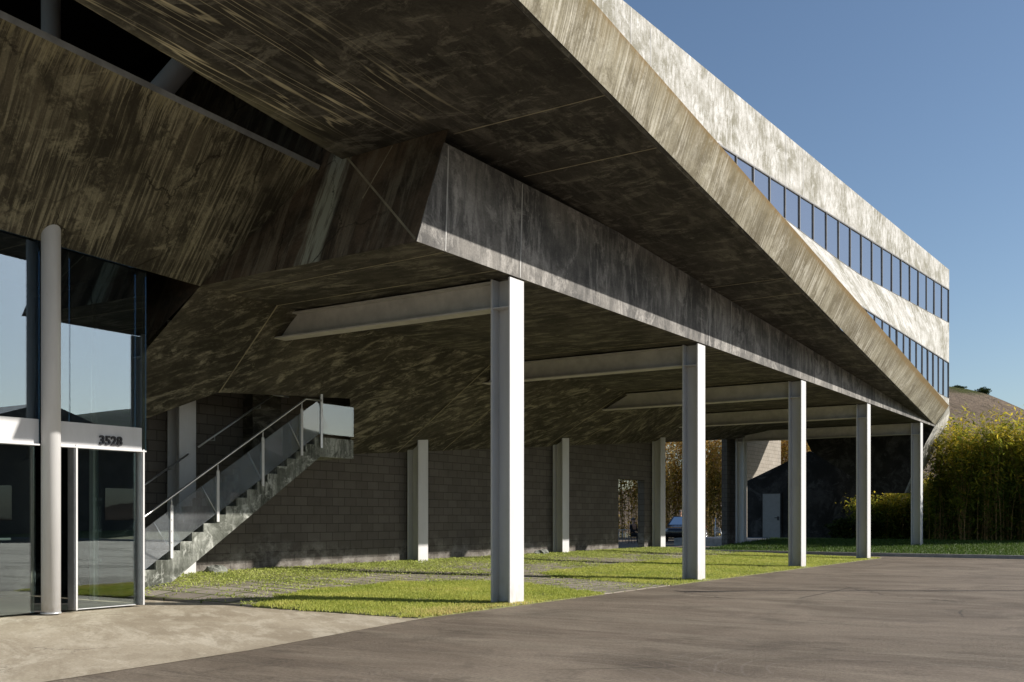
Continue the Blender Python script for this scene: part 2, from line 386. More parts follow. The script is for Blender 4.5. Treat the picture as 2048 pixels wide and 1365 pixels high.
# ------------------------------------------------------------------ the setting
def hgt(x, y):
    """ground rises a little from the drive to the block wall"""
    a = min(1, max(0, (-9.3 - x) / 6.6)); b = min(1, max(0, (y - 10.5) / 1.2)); c = min(1, max(0, (37.0 - y) / 2.5))
    return .205 * a * b * c
def struct(name, mb, m): return tag(mb.build(name, m), kind='structure')

struct('ground', MB().poly([(-900, -900, -.06), (900, -900, -.06), (900, 900, -.06), (-900, 900, -.06)]), M_ground)
struct('driveway', MB().poly([(-60, -40, 0), (45, -40, 0), (45, 37.2, 0), (-16.2, 37.2, 0), (-16.2, 49.0, 0), (-19, 64, 0), (-60, 64, 0)]), M_asphalt)
struct('concrete_pavement', MB().poly([(-17, 1, .005), (-7.72, 1, .005), (-7.84, 4.93, .005), (-7.97, 7.24, .005), (-8.55, 10.78, .005), (-11.8, 10.8, .005), (-14.2, 10.9, .005), (-17, 10.9, .005)]), M_pave)

def sheet(name, poly, m, dz, step=.5):
    """ground sheet following hgt() clipped to a polygon, with a thin skirt"""
    bm = bmesh.new()
    xs = [p[0] for p in poly]; ys = [p[1] for p in poly]
    vs = [bm.verts.new((p[0], p[1], 0)) for p in poly]; bm.faces.new(vs)
    x = math.floor(min(xs)) + step
    while x < max(xs):
        bmesh.ops.bisect_plane(bm, geom=bm.verts[:] + bm.edges[:] + bm.faces[:], plane_co=(x, 0, 0), plane_no=(1, 0, 0)); x += step * 2
    y = math.floor(min(ys)) + step
    while y < max(ys):
        bmesh.ops.bisect_plane(bm, geom=bm.verts[:] + bm.edges[:] + bm.faces[:], plane_co=(0, y, 0), plane_no=(0, 1, 0)); y += step * 2
    r = bmesh.ops.extrude_edge_only(bm, edges=[e for e in bm.edges if e.is_boundary])
    ev = set(v for v in r['geom'] if isinstance(v, bmesh.types.BMVert))
    for v in bm.verts: v.co.z = -.03 if v in ev else hgt(v.co.x, v.co.y) + dz
    bmesh.ops.recalc_face_normals(bm, faces=bm.faces[:])
    me = bpy.data.meshes.new(name); bm.to_mesh(me); bm.free(); uvs(me); me.materials.append(m)
    o = bpy.data.objects.new(name, me); COL.objects.link(o); return tag(o, kind='structure')
LAWN1 = [(-8.6, 10.76), (-11.75, 10.76), (-12.5, 12.4), (-12.65, 15.2), (-11.4, 17.2), (-8.6, 16.0)]
LAWN2 = [(-8.6, 18.8), (-11.2, 18.9), (-12.2, 19.6), (-12.7, 24), (-13.0, 35.4), (-8.6, 35.4)]
sheet('paving', [(-8.62, 10.75), (-17, 10.85), (-17, 35.6), (-8.62, 35.6)], M_pavers, .012)
sheet('lawn', LAWN1, M_soil, .018)
sheet('lawn', LAWN2, M_soil, .018)
struct('kerb', MB().box(-16, 40, 37.2, 37.36, -.05, .115), M_kerb)
def bank_z(x, y): return .08 + .30 * min(1, max(0, (y - 37.4) / 8.0))
bk = MB(); NX = 15
for i in range(NX):
    x0 = -16 + i*4; x1 = x0 + 4
    for (y0, y1) in ((37.36, 40), (40, 43), (43, 46), (46, 66)):
        bk.add([(x0, y0, bank_z(x0, y0)), (x1, y0, bank_z(x1, y0)), (x1, y1, bank_z(x1, y1)), (x0, y1, bank_z(x0, y1))], [(0, 1, 2, 3)])
struct('bank', bk, M_soil)
struct('pavement', MB().prism([(-21, 46.2, .0), (-15.8, 46.2, .0), (-14.9, 50.0, .0), (-21, 50.0, .0)], (0, 0, .36)), M_kerb)

# hills
def mk_hill():
    k = NT('dry hillside grass')
    a = k.noise(k.coord('POS', (.05, .05, .05)), 1, 8, .65)
    c = k.mix(k.ramp(a, [(.35, 0), (.65, 1)]), (.25, .19, .14), (.37, .29, .215))
    z = k.sep(k.coord('POS'))[2]
    g = k.math('ADD', k.math('MULTIPLY', z, .05), k.math('MULTIPLY', a, .5))
    c = k.mix(k.ramp(g, [(1.28/1.6*1, 0), (1.36/1.6*1, 1)]) if False else k.ramp(k.math('MULTIPLY', g, .6), [(.845, 0), (.88, 1)]), c, (.10, .115, .03))
    m_ = k.noise(k.coord('POS', (.22, .22, .12)), 1, 8, .72)
    c = k.mix(k.math('MULTIPLY', k.ramp(m_, [(.5, 0), (.58, 1)]), .6), c, (.16, .13, .085))
    f = k.noise(k.coord('POS', (1.6, 1.6, .35)), 1, 8, .75)
    c = k.mix(.6, c, k.ramp(f, [(.32, .4), (.66, 1)]), 'MULTIPLY')
    k.bump(k.mix(.5, f, m_), 1, 2.5)
    return k.fin(c, .95, 0, .1)
M_hill = mk_hill()
def hill(name, cx, cy, h, rx, ry, rot, n=70, seed=0):
    g = np.linspace(-1.6, 1.6, n); X, Y = np.meshgrid(g, g)
    r2 = X**2 + Y**2; Z = h * np.exp(-1.6 * r2) - h*.02
    for kx, ky, am, ph in ((3.1, 2.3, .05, .3), (6.2, 5.1, .025, 1.7), (11, 13, .012, 2.2), (23, 19, .006, .4)):
        Z += h * am * np.sin(kx*X + ph + seed) * np.cos(ky*Y + 2*ph) * np.exp(-1.2*r2)
    ca, sa = math.cos(rot), math.sin(rot)
    WX = cx + ca*X*rx - sa*Y*ry; WY = cy + sa*X*rx + ca*Y*ry
    v = np.stack([WX, WY, Z], -1).reshape(-1, 3)
    f = [(j*n+i, j*n+i+1, (j+1)*n+i+1, (j+1)*n+i) for j in range(n-1) for i in range(n-1)]
    mb = MB(); mb.add(v, f, True); return struct(name, mb, M_hill)
hill('hill', -44, 208, 26.7, 45, 80, R(-10))
hill('hill', 75, 260, 20, 120, 60, R(-15), seed=2)
hill('hill', 230, 210, 34, 90, 150, R(20), seed=3)

# ------------------------------------------------------------------ the building
bld = thing('office_building', 'dark plaster building on white steel columns with long streaked overhang and ribbon windows', 'building', (0, 0, 0))
def P(name, mb, m, parent=bld): return mb.build(name, m, parent)
def zB(y): return 6.82 - .0505*(y - 11.6)
def xB(y): return -6.23 - .0751*(y - 11.8)              # outer edge of the big soffit
def cT(y):                                              # top edge of the sloping band
    return Vector((-5.98 - .0666*(y - 11.8), y, 7.43 - .0459*(y - 11.8)))
def yF(x, z): return 10.86 + .41*(z - 5.08) - .04*(x + 8.7)
def F(x, z): return (x, yF(x, z), z)
Y0, Y1 = 2.0, 44.7

# fascia along the column line, with the dark slot over its near part
P('fascia', MB().prism([(-8.7, 10.86, 5.08), (-8.7, Y1, 5.08), (-8.7, Y1, zB(Y1)), (-8.7, 16.6, zB(16.6) - .004), (-8.7, yF(-8.7, 6.60), 6.60)], (-.018, 0, 0)), M_fascia)
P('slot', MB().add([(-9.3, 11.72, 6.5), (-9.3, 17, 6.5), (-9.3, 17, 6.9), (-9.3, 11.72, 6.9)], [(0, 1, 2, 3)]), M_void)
# lower soffit
def crX(y): return -13.3 - .038*(y - 11.05)
ZS = 5.08
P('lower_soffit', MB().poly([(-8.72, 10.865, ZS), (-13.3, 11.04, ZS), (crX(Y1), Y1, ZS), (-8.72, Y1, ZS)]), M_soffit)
# sloping soffit down to the block wall, open above the stair
def low(y): return (-16.66, y, 2.83 + .079*(y - 18))
def cr(y): return (crX(y), y, ZS)
O1 = (-14.88, 12.77, 3.65); O2 = (-15.0, 16.45, 3.9); N1 = (-16.1, 10.42, 2.52)
sl = MB()
sl.add([cr(11.05), cr(12.77), O1, N1], [(0, 1, 2, 3)])
sl.add([cr(12.77), cr(16.45), O2, O1], [(0, 1, 2, 3)])
sl.add([cr(16.45), cr(18.3), low(18.3), O2], [(0, 1, 2, 3)])
yy = [18.3, 22, 26, 30, 34, 38, 42, Y1]
for a, b in zip(yy, yy[1:]): sl.add([cr(a), cr(b), low(b), low(a)], [(0, 1, 2, 3)])
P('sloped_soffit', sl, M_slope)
def up(p, d=.35): return (p[0] - .02, p[1], p[2] + d)
rv = MB()
for a, b in ((N1, O1), (O1, O2), (O2, low(18.3))): rv.add([a, b, up(b), up(a)], [(0, 1, 2, 3)])
P('soffit_reveal', rv, M_slope)
# near end wall
P('end_wall', MB().poly([F(-8.7, 5.08), F(-8.7, 6.82), F(-10.2, 6.9), F(-10.2, 9.9), F(-17, 9.9), F(-17, 2.2), F(-16.1, 2.45), F(-13.3, 5.08)]), M_end)
# leaning parapet at the left with its coping
def eb(y): return (-13.3, y, 5.08 + .04*(11.05 - y))
def et(y): return (-11.27, y, 6.74 + .056*(11.64 - y))
e0 = (-13.3, 11.05, 5.08); e1 = (-11.27, yF(-11.27, 6.74), 6.74)
pp = MB(); ys = [Y0, 5, 8, 11.05]
P('parapet', MB().poly([eb(Y0), e0, e1, et(Y0)]), M_parapet)
lp = MB()
lp.add([et(Y0), e1, (e1[0], e1[1] + .04, e1[2] + .085), (et(Y0)[0], Y0, et(Y0)[2] + .085),
        (e1[0] - .22, e1[1] + .04, e1[2] + .085), (et(Y0)[0] - .22, Y0, et(Y0)[2] + .085),
        (-12.75, 11.2, 5.88), (-12.75, Y0, 5.88)], [(0, 1, 2, 3), (3, 2, 4, 5), (5, 4, 6, 7)])
P('coping', lp, M_lip)
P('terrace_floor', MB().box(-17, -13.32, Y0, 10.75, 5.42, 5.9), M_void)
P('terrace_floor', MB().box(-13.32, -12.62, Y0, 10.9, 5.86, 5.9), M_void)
# big upper soffit
bl_, = [lambda y: -10.8 + (11.7 - y)*.108]
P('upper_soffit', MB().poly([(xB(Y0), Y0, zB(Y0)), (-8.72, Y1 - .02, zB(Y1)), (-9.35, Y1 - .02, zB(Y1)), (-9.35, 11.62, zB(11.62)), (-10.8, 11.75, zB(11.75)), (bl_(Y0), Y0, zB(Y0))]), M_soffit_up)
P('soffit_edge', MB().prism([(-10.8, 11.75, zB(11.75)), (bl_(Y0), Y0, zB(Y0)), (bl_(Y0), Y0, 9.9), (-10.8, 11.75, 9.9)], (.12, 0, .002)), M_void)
# sloping sunlit band
cb = MB(); ys = [Y0, 8, 14, 20, 26, 32, 38, Y1]
for a, b in zip(ys, ys[1:]):
    cb.add([(xB(a), a, zB(a)), (xB(b), b, zB(b)), cT(b), cT(a)], [(0, 1, 2, 3)])
P('sloping_band', cb, M_band)
dr = MB()
for a, b in zip(ys, ys[1:]):
    o = .035
    dr.add([(xB(a) - .05, a, zB(a) - .03), (xB(b) - .05, b, zB(b) - .03), (xB(b) - .012, b, zB(b)), (xB(a) - .012, a, zB(a)), (xB(a) - .09, a, zB(a)), (xB(b) - .09, b, zB(b))],
           [(0, 1, 2, 3), (4, 5, 1, 0)])
P('drip_edge', dr, M_soffit)
XL = -8.17
def xD(y): return -11.63 + .0775*y
def roofz(y): return 12.41 - .0386*(y - 19.6)
def wb(y):                                              # sill of the upper windows
    pts = [(0, 9.8), (27.25, 9.78), (29.2, 9.62), (32, 9.40), (34.25, 9.27), (60, 9.27)]
    for (a, za), (b, zb) in zip(pts, pts[1:]):
        if a <= y <= b: return za + (zb - za)*(y - a)/(b - a)
WT = 10.62
dk = MB()
for a, b in zip(ys, ys[1:]):
    dk.add([cT(a), cT(b), (XL, b, cT(b)[2] + .03), (XL, a, cT(a)[2] + .03)], [(0, 1, 2, 3)])
P('ledge', dk, M_upper)
def wall_strip(yl, fa, fb):
    m = MB()
    for a, b in zip(yl, yl[1:]): m.add([fa(a), fa(b), fb(b), fb(a)], [(0, 1, 2, 3)])
    return m
yl = [Y0, 10, 20, 24.1, 27.25, 29.2, 32, 34.25, 38, Y1]
lt = lambda y: max(7.65, cT(y)[2] + .03)
P('lower_wall', wall_strip([26.1, 29.2, 32, 34.25, 38, 40.5, Y1], lambda y: (XL, y, min(6.2, cT(y)[2] - .25*min(1, (Y1 - y)/5))), lambda y: (XL, y, 6.2)), M_upper)
P('lower_wall', wall_strip([Y0, 7, 10, 20, 26.1], lambda y: (XL, y, cT(y)[2] + .02), lambda y: (XL, y, lt(y))), M_upper)
P('middle_wall', wall_strip([Y0, 7] + yl[1:], lambda y: (XL, y, lt(y)), lambda y: (xD(y), y, wb(y))), M_upper)
P('upper_wall', wall_strip([Y0, 10, 20, 24.1], lambda y: (xD(y), y, wb(y)), lambda y: (xD(y), y, WT)), M_upper)
P('upper_wall', wall_strip([Y0, 10, 20, 30, Y1], lambda y: (xD(y), y, WT), lambda y: (xD(y), y, roofz(y))), M_upper)
P('roof', wall_strip([Y0, 20, Y1], lambda y: (xD(y), y, roofz(y)), lambda y: (-17, y, roofz(y))), M_dark)
P('rear_wall', MB().poly([(-17, 11.0, 2.2), (-17, Y1, 4.94), (-17, Y1, roofz(Y1)), (-17, Y0, roofz(Y0)), (-17, Y0, 0), (-17, 11.0, 0)]), M_dark)
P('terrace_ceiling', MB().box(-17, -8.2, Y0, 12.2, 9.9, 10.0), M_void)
P('far_end_wall', MB().poly([(-17, Y1 + .003, 4.9), (-8.7, Y1 + .003, 5.1), (XL, Y1 + .003, 5.92), (XL, Y1 + .003, 9.27), (xD(Y1), Y1 + .003, roofz(Y1)), (-17, Y1 + .003, roofz(Y1))]), M_upper)
# near end of the upper storey (behind the frame)
P('near_end_wall', MB().poly([(xB(Y0), Y0, zB(Y0)), tuple(cT(Y0)), (XL, Y0, 7.95), (xD(Y0), Y0, wb(Y0)), (xD(Y0), Y0, roofz(Y0)), (-17, Y0, roofz(Y0)), (-17, Y0, 9.9), (bl_(Y0), Y0, 9.9), (bl_(Y0), Y0, zB(Y0))]), M_dark)
# hull hanging at the far end
HN = [(-14.2, 5.07), (-13.8, 4.25), (-11.0, 2.40), (-9.92, 2.37), (-9.25, 4.1), (-8.72, 5.10)]
HF = [(-14.2, 5.07), (-13.8, 4.4), (-11.0, 2.6), (-10.45, 2.45), (-9.45, 4.2), (-8.93, 5.2)]
P('far_hull', MB().poly([(x, Y1 + .02, z) for x, z in HN]), M_dark)
hs = MB()
a = [(x, Y1 + .02, z) for x, z in HN[:4]]; b = [(x, 48.2, z) for x, z in HF[:4]]
for i in range(3): hs.add([a[i], a[i+1], b[i+1], b[i]], [(0, 1, 2, 3)])
P('far_hull', hs, M_dark)
hb = MB()
a = [(x, Y1 + .02, z) for x, z in HN[3:]] + [(XL, Y1 + .02, 5.92)]; b = [(x, 48.2, z) for x, z in HF[3:]] + [(-8.78, 48.2, 5.95)]
for i in range(3): hb.add([a[i], a[i+1], b[i+1], b[i]], [(0, 1, 2, 3)])
hb.add([(XL, Y1 + .02, 5.92), (-8.78, 48.2, 5.95), (-14.2, 48.2, 5.95), (-14.2, Y1 + .02, 5.92)], [(0, 1, 2, 3)])
hb.add([(x, 48.2, z) for x, z in HF] + [(-8.78, 48.2, 5.95), (-14.2, 48.2, 5.95)], [tuple(range(8))])
P('hull_side', hb, M_upper)

P('added_shadow_mass', MB().prism([(-15, 44.72, 6.0), (-15, 50.3, 4.75), (-15, 53.8, 5.75), (-15, 57.6, 8.15), (-15, 57.6, 10.4), (-15, 44.72, 10.4)], (3, 0, 0)), M_dark)  # unseen mass added only to cast the slanted shadow on the far block wall
# joint beads, a few millimetres proud of the plaster
def bead(mb, pts, nrm, w=.022, t=.004):
    nrm = Vector(nrm).normalized()
    for p, q in zip(pts, pts[1:]):
        p = Vector(p); q = Vector(q); d = (q - p).normalized(); s = d.cross(nrm) * (w/2); n = nrm * t
        mb.prism([p + s, p - s, q - s, q + s], n)
jb = MB()
def beadpart(name, pts, nrm, w, t, m):
    mb = MB(); bead(mb, pts, nrm, w, t); P(name, mb, m)
for y in (12.8, 20.0, 21.9, 27.2, 29.0): beadpart('joint_bead', [(-8.71, y, ZS), cr(y)], (0, 0, -1), .02, .004, M_joint)
beadpart('joint_bead', [(-8.75, 11.52, ZS), (-13.25, 11.72, ZS)], (0, 0, -1), .015, .004, M_joint)
for y in (20.0, 21.9, 27.2, 29.0):
    n = (Vector(cr(y+1)) - Vector(cr(y))).cross(Vector(low(y)) - Vector(cr(y))); n = n if n.z < 0 else -n
    beadpart('joint_bead', [cr(y), low(y)], n, .02, .004, M_joint)
n = (Vector(cr(13.5)) - Vector(cr(12.77))).cross(Vector(O1) - Vector(cr(12.77))); n = n if n.z < 0 else -n
beadpart('joint_bead', [Vector(cr(12.77)) + Vector((0, .02, 0)), Vector(O1) + Vector((0, .02, 0))], n, .02, .008, M_joint)
for y in (11.75, 13.6, 21.0, 22.3, 31.0, 33.5):
    beadpart('joint_bead', [(-8.74, y, zB(y)), (xB(y) - .06, y, zB(y))], (0, 0, -1), .02, .004, M_joint)
M_bead2 = plain('fascia bead', (.42, .41, .39), .7, var=.25, sc=4)
for y, zt in ((11.5, 6.6), (13.42, 6.58), (20.95, zB(20.95)), (22.2, zB(22.2)), (29.8, zB(29.8)), (31.2, zB(31.2))):
    beadpart('fascia_bead', [(-8.7, y, ZS + .01), (-8.7, y + .07, zt - .02)], (1, 0, 0), .024, .005, M_bead2)
for y in (19.96, 20.8, 28.26, 29.5):
    beadpart('wall_bead', [(xD(y), y, WT + .03), (xD(y), y, roofz(y) - .02)], (1, -.0775, 0), .025, .005, M_bead2)
nF = Vector((-.04, -1, .41)).normalized(); nF = Vector((-.04*1, -1, .41))
beadpart('end_wall_bead', [F(-10.75, 6.88), F(-8.74, 5.12)], nF, .03, .006, M_joint)
beadpart('end_wall_bead', [F(-9.75, 6.8), F(-10.05, 6.0)], nF, .018, .004, M_joint)

# ribbon windows: every pane its own window part
def window(q, m_frame=M_frame):
    """q: four corners (bottom-near, bottom-far, top-far, top-near); frame proud, pane set back"""
    q = [Vector(p) for p in q]
    n = (q[1] - q[0]).cross(q[3] - q[0]).normalized()
    if n.x < 0: n = -n
    c = sum(q, Vector()) / 4
    def inset(p, d):
        out = []
        for i in range(4):
            a = (p[(i+1) % 4] - p[i]).normalized(); b = (p[(i-1) % 4] - p[i]).normalized()
            out.append(p[i] + (a + b) * d)
        return out
    inn = inset(q, .011)
    fr = MB(); o = [p + n*.012 for p in q]; io = [p + n*.012 for p in inn]; ib = [p - n*.03 for p in inn]
    fr.add(o + io + ib, [(0, 1, 5, 4), (1, 2, 6, 5), (2, 3, 7, 6), (3, 0, 4, 7), (4, 5, 9, 8), (5, 6, 10, 9), (6, 7, 11, 10), (7, 4, 8, 11)])
    w = fr.build('window', m_frame, bld)
    pm = MB(); tilt = [random.uniform(-.004, .004) for _ in range(4)]
    pm.add([p - n*(.022 + t) for p, t in zip(inn, tilt)], [(0, 1, 2), (0, 2, 3)])
    pm.build('pane', M_win, w)
    return w
yw = [24.1 + 1.03*i for i in range(20)] + [Y1 - .03]
for a, b in zip(yw, yw[1:]):
    window([(xD(a), a, wb(a)), (xD(b), b, wb(b)), (xD(b), b, WT), (xD(a), a, WT)])
yw = [26.1 + .974*i for i in range(19)] + [Y1 - .03]
for a, b in zip(yw, yw[1:]):
    if b - a > .2: window([(XL, a, 6.2), (XL, b, 6.2), (XL, b, 7.65), (XL, a, 7.65)])
tr = MB().box(XL - .1, XL + .014, 26.1, Y1 - .01, 7.645, 7.675)
for a, b in zip(yl[3:], yl[4:]): bead(tr, [(xD(a), a, WT + .02), (xD(b), b, WT + .02)], (1, -.0775, 0), .028, .016)
P('window_head', tr, M_frame)

# dark gable wall with the grey door behind the last column
gw = thing('gable_wall', 'black plaster gable wall with a flush grey door, beyond the far columns', 'wall', (-16, 50, .36))
MB().prism([(-18.7, 50.0, .0), (-12.0, 50.0, .0), (-12.0, 50.0, 3.0), (-15.55, 50.0, 4.62), (-18.7, 50.0, 3.22)], (0, .25, 0)).build('wall', M_dark, gw)
M_door = plain('grey door paint', (.26, .255, .24), .5, var=.06)
dr_ = MB().box(-17.88, -16.98, 49.95, 49.995, .37, 2.55).build('door', M_door, gw)
hd = MB(); hd.tube([(-17.08, 49.94, 1.35), (-17.08, 49.88, 1.35), (-17.24, 49.88, 1.35)], .018, 8); hd.box(-17.13, -17.03, 49.93, 49.95, 1.22, 1.42)
hd.build('handle', M_blackmetal, dr_)
ff = MB().box(-17.96, -17.885, 49.93, 49.992, .36, 2.62).box(-16.975, -16.90, 49.93, 49.992, .36, 2.62).box(-17.885, -16.975, 49.93, 49.992, 2.555, 2.62)
ff.build('door_frame', M_dark, gw)
bw_ = thing('block_wall', 'tall pale block wall catching a triangle of sun behind the black gable', 'wall', (-19.3, 54, 0))
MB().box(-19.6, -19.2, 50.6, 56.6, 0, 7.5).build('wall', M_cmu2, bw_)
pr = thing('block_pier', 'narrow dark block pier standing beside the rearmost inner column', 'pier', (-17.2, 43, 0))
MB().box(-17.2, -16.95, 42.85, 43.9, 0, 4.95).build('wall', M_cmu, pr)

# block wall under the building, with its doorway
cw = thing('block_wall', 'long dark block wall with pale lime stains and an open doorway, behind the lawn', 'wall', (-16.7, 20, .1))
top = lambda y: low(y)[2] + .06
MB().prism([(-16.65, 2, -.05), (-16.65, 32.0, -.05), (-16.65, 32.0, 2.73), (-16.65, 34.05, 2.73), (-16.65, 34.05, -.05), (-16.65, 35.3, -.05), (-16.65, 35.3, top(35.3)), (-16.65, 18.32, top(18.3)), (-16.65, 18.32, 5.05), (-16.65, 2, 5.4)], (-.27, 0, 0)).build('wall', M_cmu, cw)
MB().box(-16.64, -16.35, 14.95, 15.75, 2.4, 5.0).build('pilaster', M_soffit, cw)

# ------------------------------------------------------------------ steel columns and beams
def make_column(label, group):
    t = thing('steel_column', label, 'column', (0, 0, 0), group)
    d, w, tf, tw, H = .36, .40, .032, .022, 5.06
    MB().box(-tf, 0, -w/2, w/2, 0, H).build('front_flange', M_white, t, .003)
    MB().box(-d, -d + tf, -w/2, w/2, 0, H).build('rear_flange', M_white, t, .003)
    MB().box(-d + tf + .001, -tf - .001, -tw/2, tw/2, 0, H - .002).build('web', M_white, t)
    for z in (4.60,):
        for s in (-1, 1):
            y0, y1 = (tw/2 + .001, w/2 - .012) if s > 0 else (-w/2 + .012, -tw/2 - .001)
            MB().box(-d + tf + .001, -tf - .001, y0, y1, z, z + .02).build('stiffener', M_white, t)
    MB().box(-d - .05, .10, -w/2 - .06, w/2 + .14, -.05, .022).build('base_plate', M_kerb, t)
    bt = MB()
    for i in range(16):
        z = .5 + i*.27
        bt.tube([(-d + tf*.4, -w/2 - .012, z), (-d + tf*.4, -w/2 + .002, z)], .009, 6)
    bt.build('bolts', M_beam, t)
    return t
OUT_Y = [13.38, 20.62, 27.6, 34.4, 42.3]
out_labels = ['nearest white steel column, largest in view, standing beside a dry grass patch',
              'white steel column second from the front at the asphalt edge, beside bright lawn',
              'middle white steel column of the outer row, at the tapering end of the lawn',
              'white steel column fourth from the front, standing on the last tip of lawn',
              'farthest outer white steel column, standing in shaded grass behind the kerb near bamboo']
in_labels = ['white inner steel column standing directly behind the concrete staircase',
             'white inner steel column on the block wall just left of the nearest outer column',
             'white inner steel column on the block wall between the two nearest outer columns',
             'white inner steel column at the end of the block wall right of the doorway',
             'farthest inner steel column, bluish in shade beside the dark block pier and grey door']
IN_Y = [13.2, 20.55, 27.7, 34.8, 43.2]
proto = make_column(out_labels[0], 'outer row of steel columns')
for i, y in enumerate(OUT_Y):
    c = proto if i == 0 else copy_tree(proto)
    c.location = (-8.73, y, 0); c['label'] = out_labels[i]
for i, y in enumerate(IN_Y):
    c = copy_tree(proto); c.location = (-16.25, y, .14 if i < 3 else .06); c['label'] = in_labels[i]; c['group'] = 'inner row of steel columns'
def make_beam():
    t = thing('steel_beam', 'x', 'beam', (0, 0, 0), 'beams under the lower soffit')
    x0, x1 = -7.2, -.364
    MB().box(x0, x1, -.15, .15, 0, .025).build('bottom_flange', M_beam, t)
    MB().box(x0, x1, -.15, .15, .405, .43).build('top_flange', M_beam, t)
    MB().box(x0, x1, -.01, .01, .026, .404).build('web', M_beam, t)
    b = MB()
    for k in range(5): b.tube([(-.42, -.03, .07 + k*.066), (-.42, -.011, .07 + k*.066)], .014, 6)
    b.build('bolts', M_white, t)
    return t
beam_labels = ['nearest pale steel beam running left from the front column, fully in view',
               'second pale steel beam from the front, partly hidden behind the nearest column',
               'third pale steel beam, ending at the sloped soffit left of the second column',
               'fourth pale steel beam, seen behind the second and third columns',
               'farthest pale steel beam, low in the picture over the dark gable wall']
bp_ = make_beam()
for i, y in enumerate(OUT_Y):
    b = bp_ if i == 0 else copy_tree(bp_)
    b.location = (-8.73, y, 4.615); b['label'] = beam_labels[i]

# ------------------------------------------------------------------ entrance
rc = thing('pipe_column', 'round white pipe column in front of the glass entrance', 'column', (-13.4, 8.53, 0))
MB().tube([(-13.4, 8.53, 0), (-13.4, 8.53, 9.9)], .127, 40).build('shaft', M_white, rc)
MB().tube([(-13.4, 8.53, .0), (-13.4, 8.53, .022)], .135, 40).build('base_ring', M_alu, rc)
br_ = thing('pipe_brace', 'thick leaning white pipe brace in the dark terrace opening', 'brace', (-12.2, 8.2, 6))
MB().tube([(-12.7, 8.6, 6.05), (-11.9, 11.2, 9.9)], .165, 32).build('shaft', M_white, br_)

en = thing('glass_entrance', 'glazed entrance with white steel channel carrying the numerals 3528', 'entrance', (-13.5, 7, 0))
XG = -13.56
def pane(name, y0, y1, z0, z1, m, x=XG, t=.012):
    return MB().box(x - t/2, x + t/2, y0, y1, z0, z1).build(name, m, en)
def pane_top(y0, y1):
    x = -13.61
    za, zb = eb(y0)[2] - .0, eb(y1)[2] - .0
    return MB().prism([(x - .006, y0, 2.34), (x - .006, y1, 2.34), (x - .006, y1, zb), (x - .006, y0, za)], (.012, 0, 0)).build('glass_pane', M_glass_up, en)
for a, b in ((2.2, 4.6), (4.61, 6.9), (6.91, 8.47), (8.49, 8.93), (8.94, 10.03), (10.035, 10.22)): pane_top(a, b)
MB().box(-13.595, -13.51, 2.2, 8.40, 2.346, 2.69).build('channel', M_white, en)
MB().box(-13.595, -13.51, 8.66, 10.07, 2.346, 2.69).build('channel', M_white, en)
MB().box(-13.6, -13.44, 2.2, 8.38, 2.325, 2.345).build('channel_flange', M_white, en)
MB().box(-13.6, -13.44, 8.66, 10.1, 2.325, 2.345).build('channel_flange', M_white, en)
def mull(y, w=.055):
    f = MB().box(-13.62, -13.47, y - .02, y + .03, .014, 2.322); o = f.build('mullion', M_alu, en)
    MB().box(-13.468, -13.445, y - .005, y + .022, .014, 2.36).build('cover_strip', M_white, o)
    return o
mull(8.93); mull(10.05)
for a, b in ((2.2, 4.6), (4.62, 6.6), (6.62, 8.36)): pane('glass_pane', a, b, .02, 2.32, M_glass)
d = pane('door', 8.97, 9.99, .03, 2.31, M_glass)
MB().box(-13.58, -13.54, 8.97, 9.99, .014, .026).build('bottom_rail', M_alu, d)
hl = MB().tube([(-13.60, 7.82, 1.04), (-13.70, 7.82, 1.04), (-13.70, 8.1, 1.04)], .018, 10).box(-13.63, -13.58, 7.79, 7.86, .86, 1.0)
hl.build('handle', M_alu, en)
# return wall towards the stair
MB().box(-14.95, -14.85, 10.16, 10.27, .014, 2.5).build('post', M_white, en)
MB().box(-14.85, -13.67, 10.2, 10.212, .02, 5.05).build('glass_pane', M_glass, en)
MB().box(-16.6, -14.96, 10.2, 10.212, .02, 5.05).build('glass_pane', M_glass, en)
for z in (.62, 1.1, 1.6): MB().box(-14.84, -14.80, 10.12, 10.19, z, z + .05).build('clip', M_alu, en)
cu = bpy.data.curves.new('numerals', 'FONT'); cu.body = '3528'; cu.size = .185; cu.extrude = .012; cu.offset = .005; cu.space_character = 1.06
to = bpy.data.objects.new('tmp', cu); COL.objects.link(to); bpy.context.view_layer.update()
me = bpy.data.meshes.new_from_object(to.evaluated_get(bpy.context.evaluated_depsgraph_get()))
bpy.data.objects.remove(to)
me.materials.clear(); me.materials.append(M_num)
no = bpy.data.objects.new('house_number', me); COL.objects.link(no)
no.parent = en; no.matrix_parent_inverse = par_inv(en)
no.location = (-13.495, 9.33, 2.40); no.rotation_euler = (R(90), 0, R(90))

en.location = Vector(en.location) + Vector((.25, -.155, .02)); rc.location = Vector(rc.location) + Vector((.22, -.155, .02))
# room behind the glass
rm = thing('lobby', 'dim lobby with pale floor and dark walls behind the entrance glass', 'room', (-15, 6, 0))
MB().box(-16.63, -13.4, 2.1, 9.95, .026, .032).build('floor', M_floor, rm)
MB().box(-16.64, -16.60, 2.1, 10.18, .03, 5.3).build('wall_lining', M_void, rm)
MB().box(-15.9, -15.2, 3.2, 5.4, .02, 1.05).build('reception_desk', M_dark, rm)
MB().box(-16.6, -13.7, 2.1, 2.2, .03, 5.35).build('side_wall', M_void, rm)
MB().box(-15.3, -15.1, 6.2, 6.4, .03, 5.35).build('pillar', M_dark, rm)
MB().box(-15.2, -14.2, 5.8, 6.4, 4.6, 4.66).build('ceiling_panel', M_lip, rm)

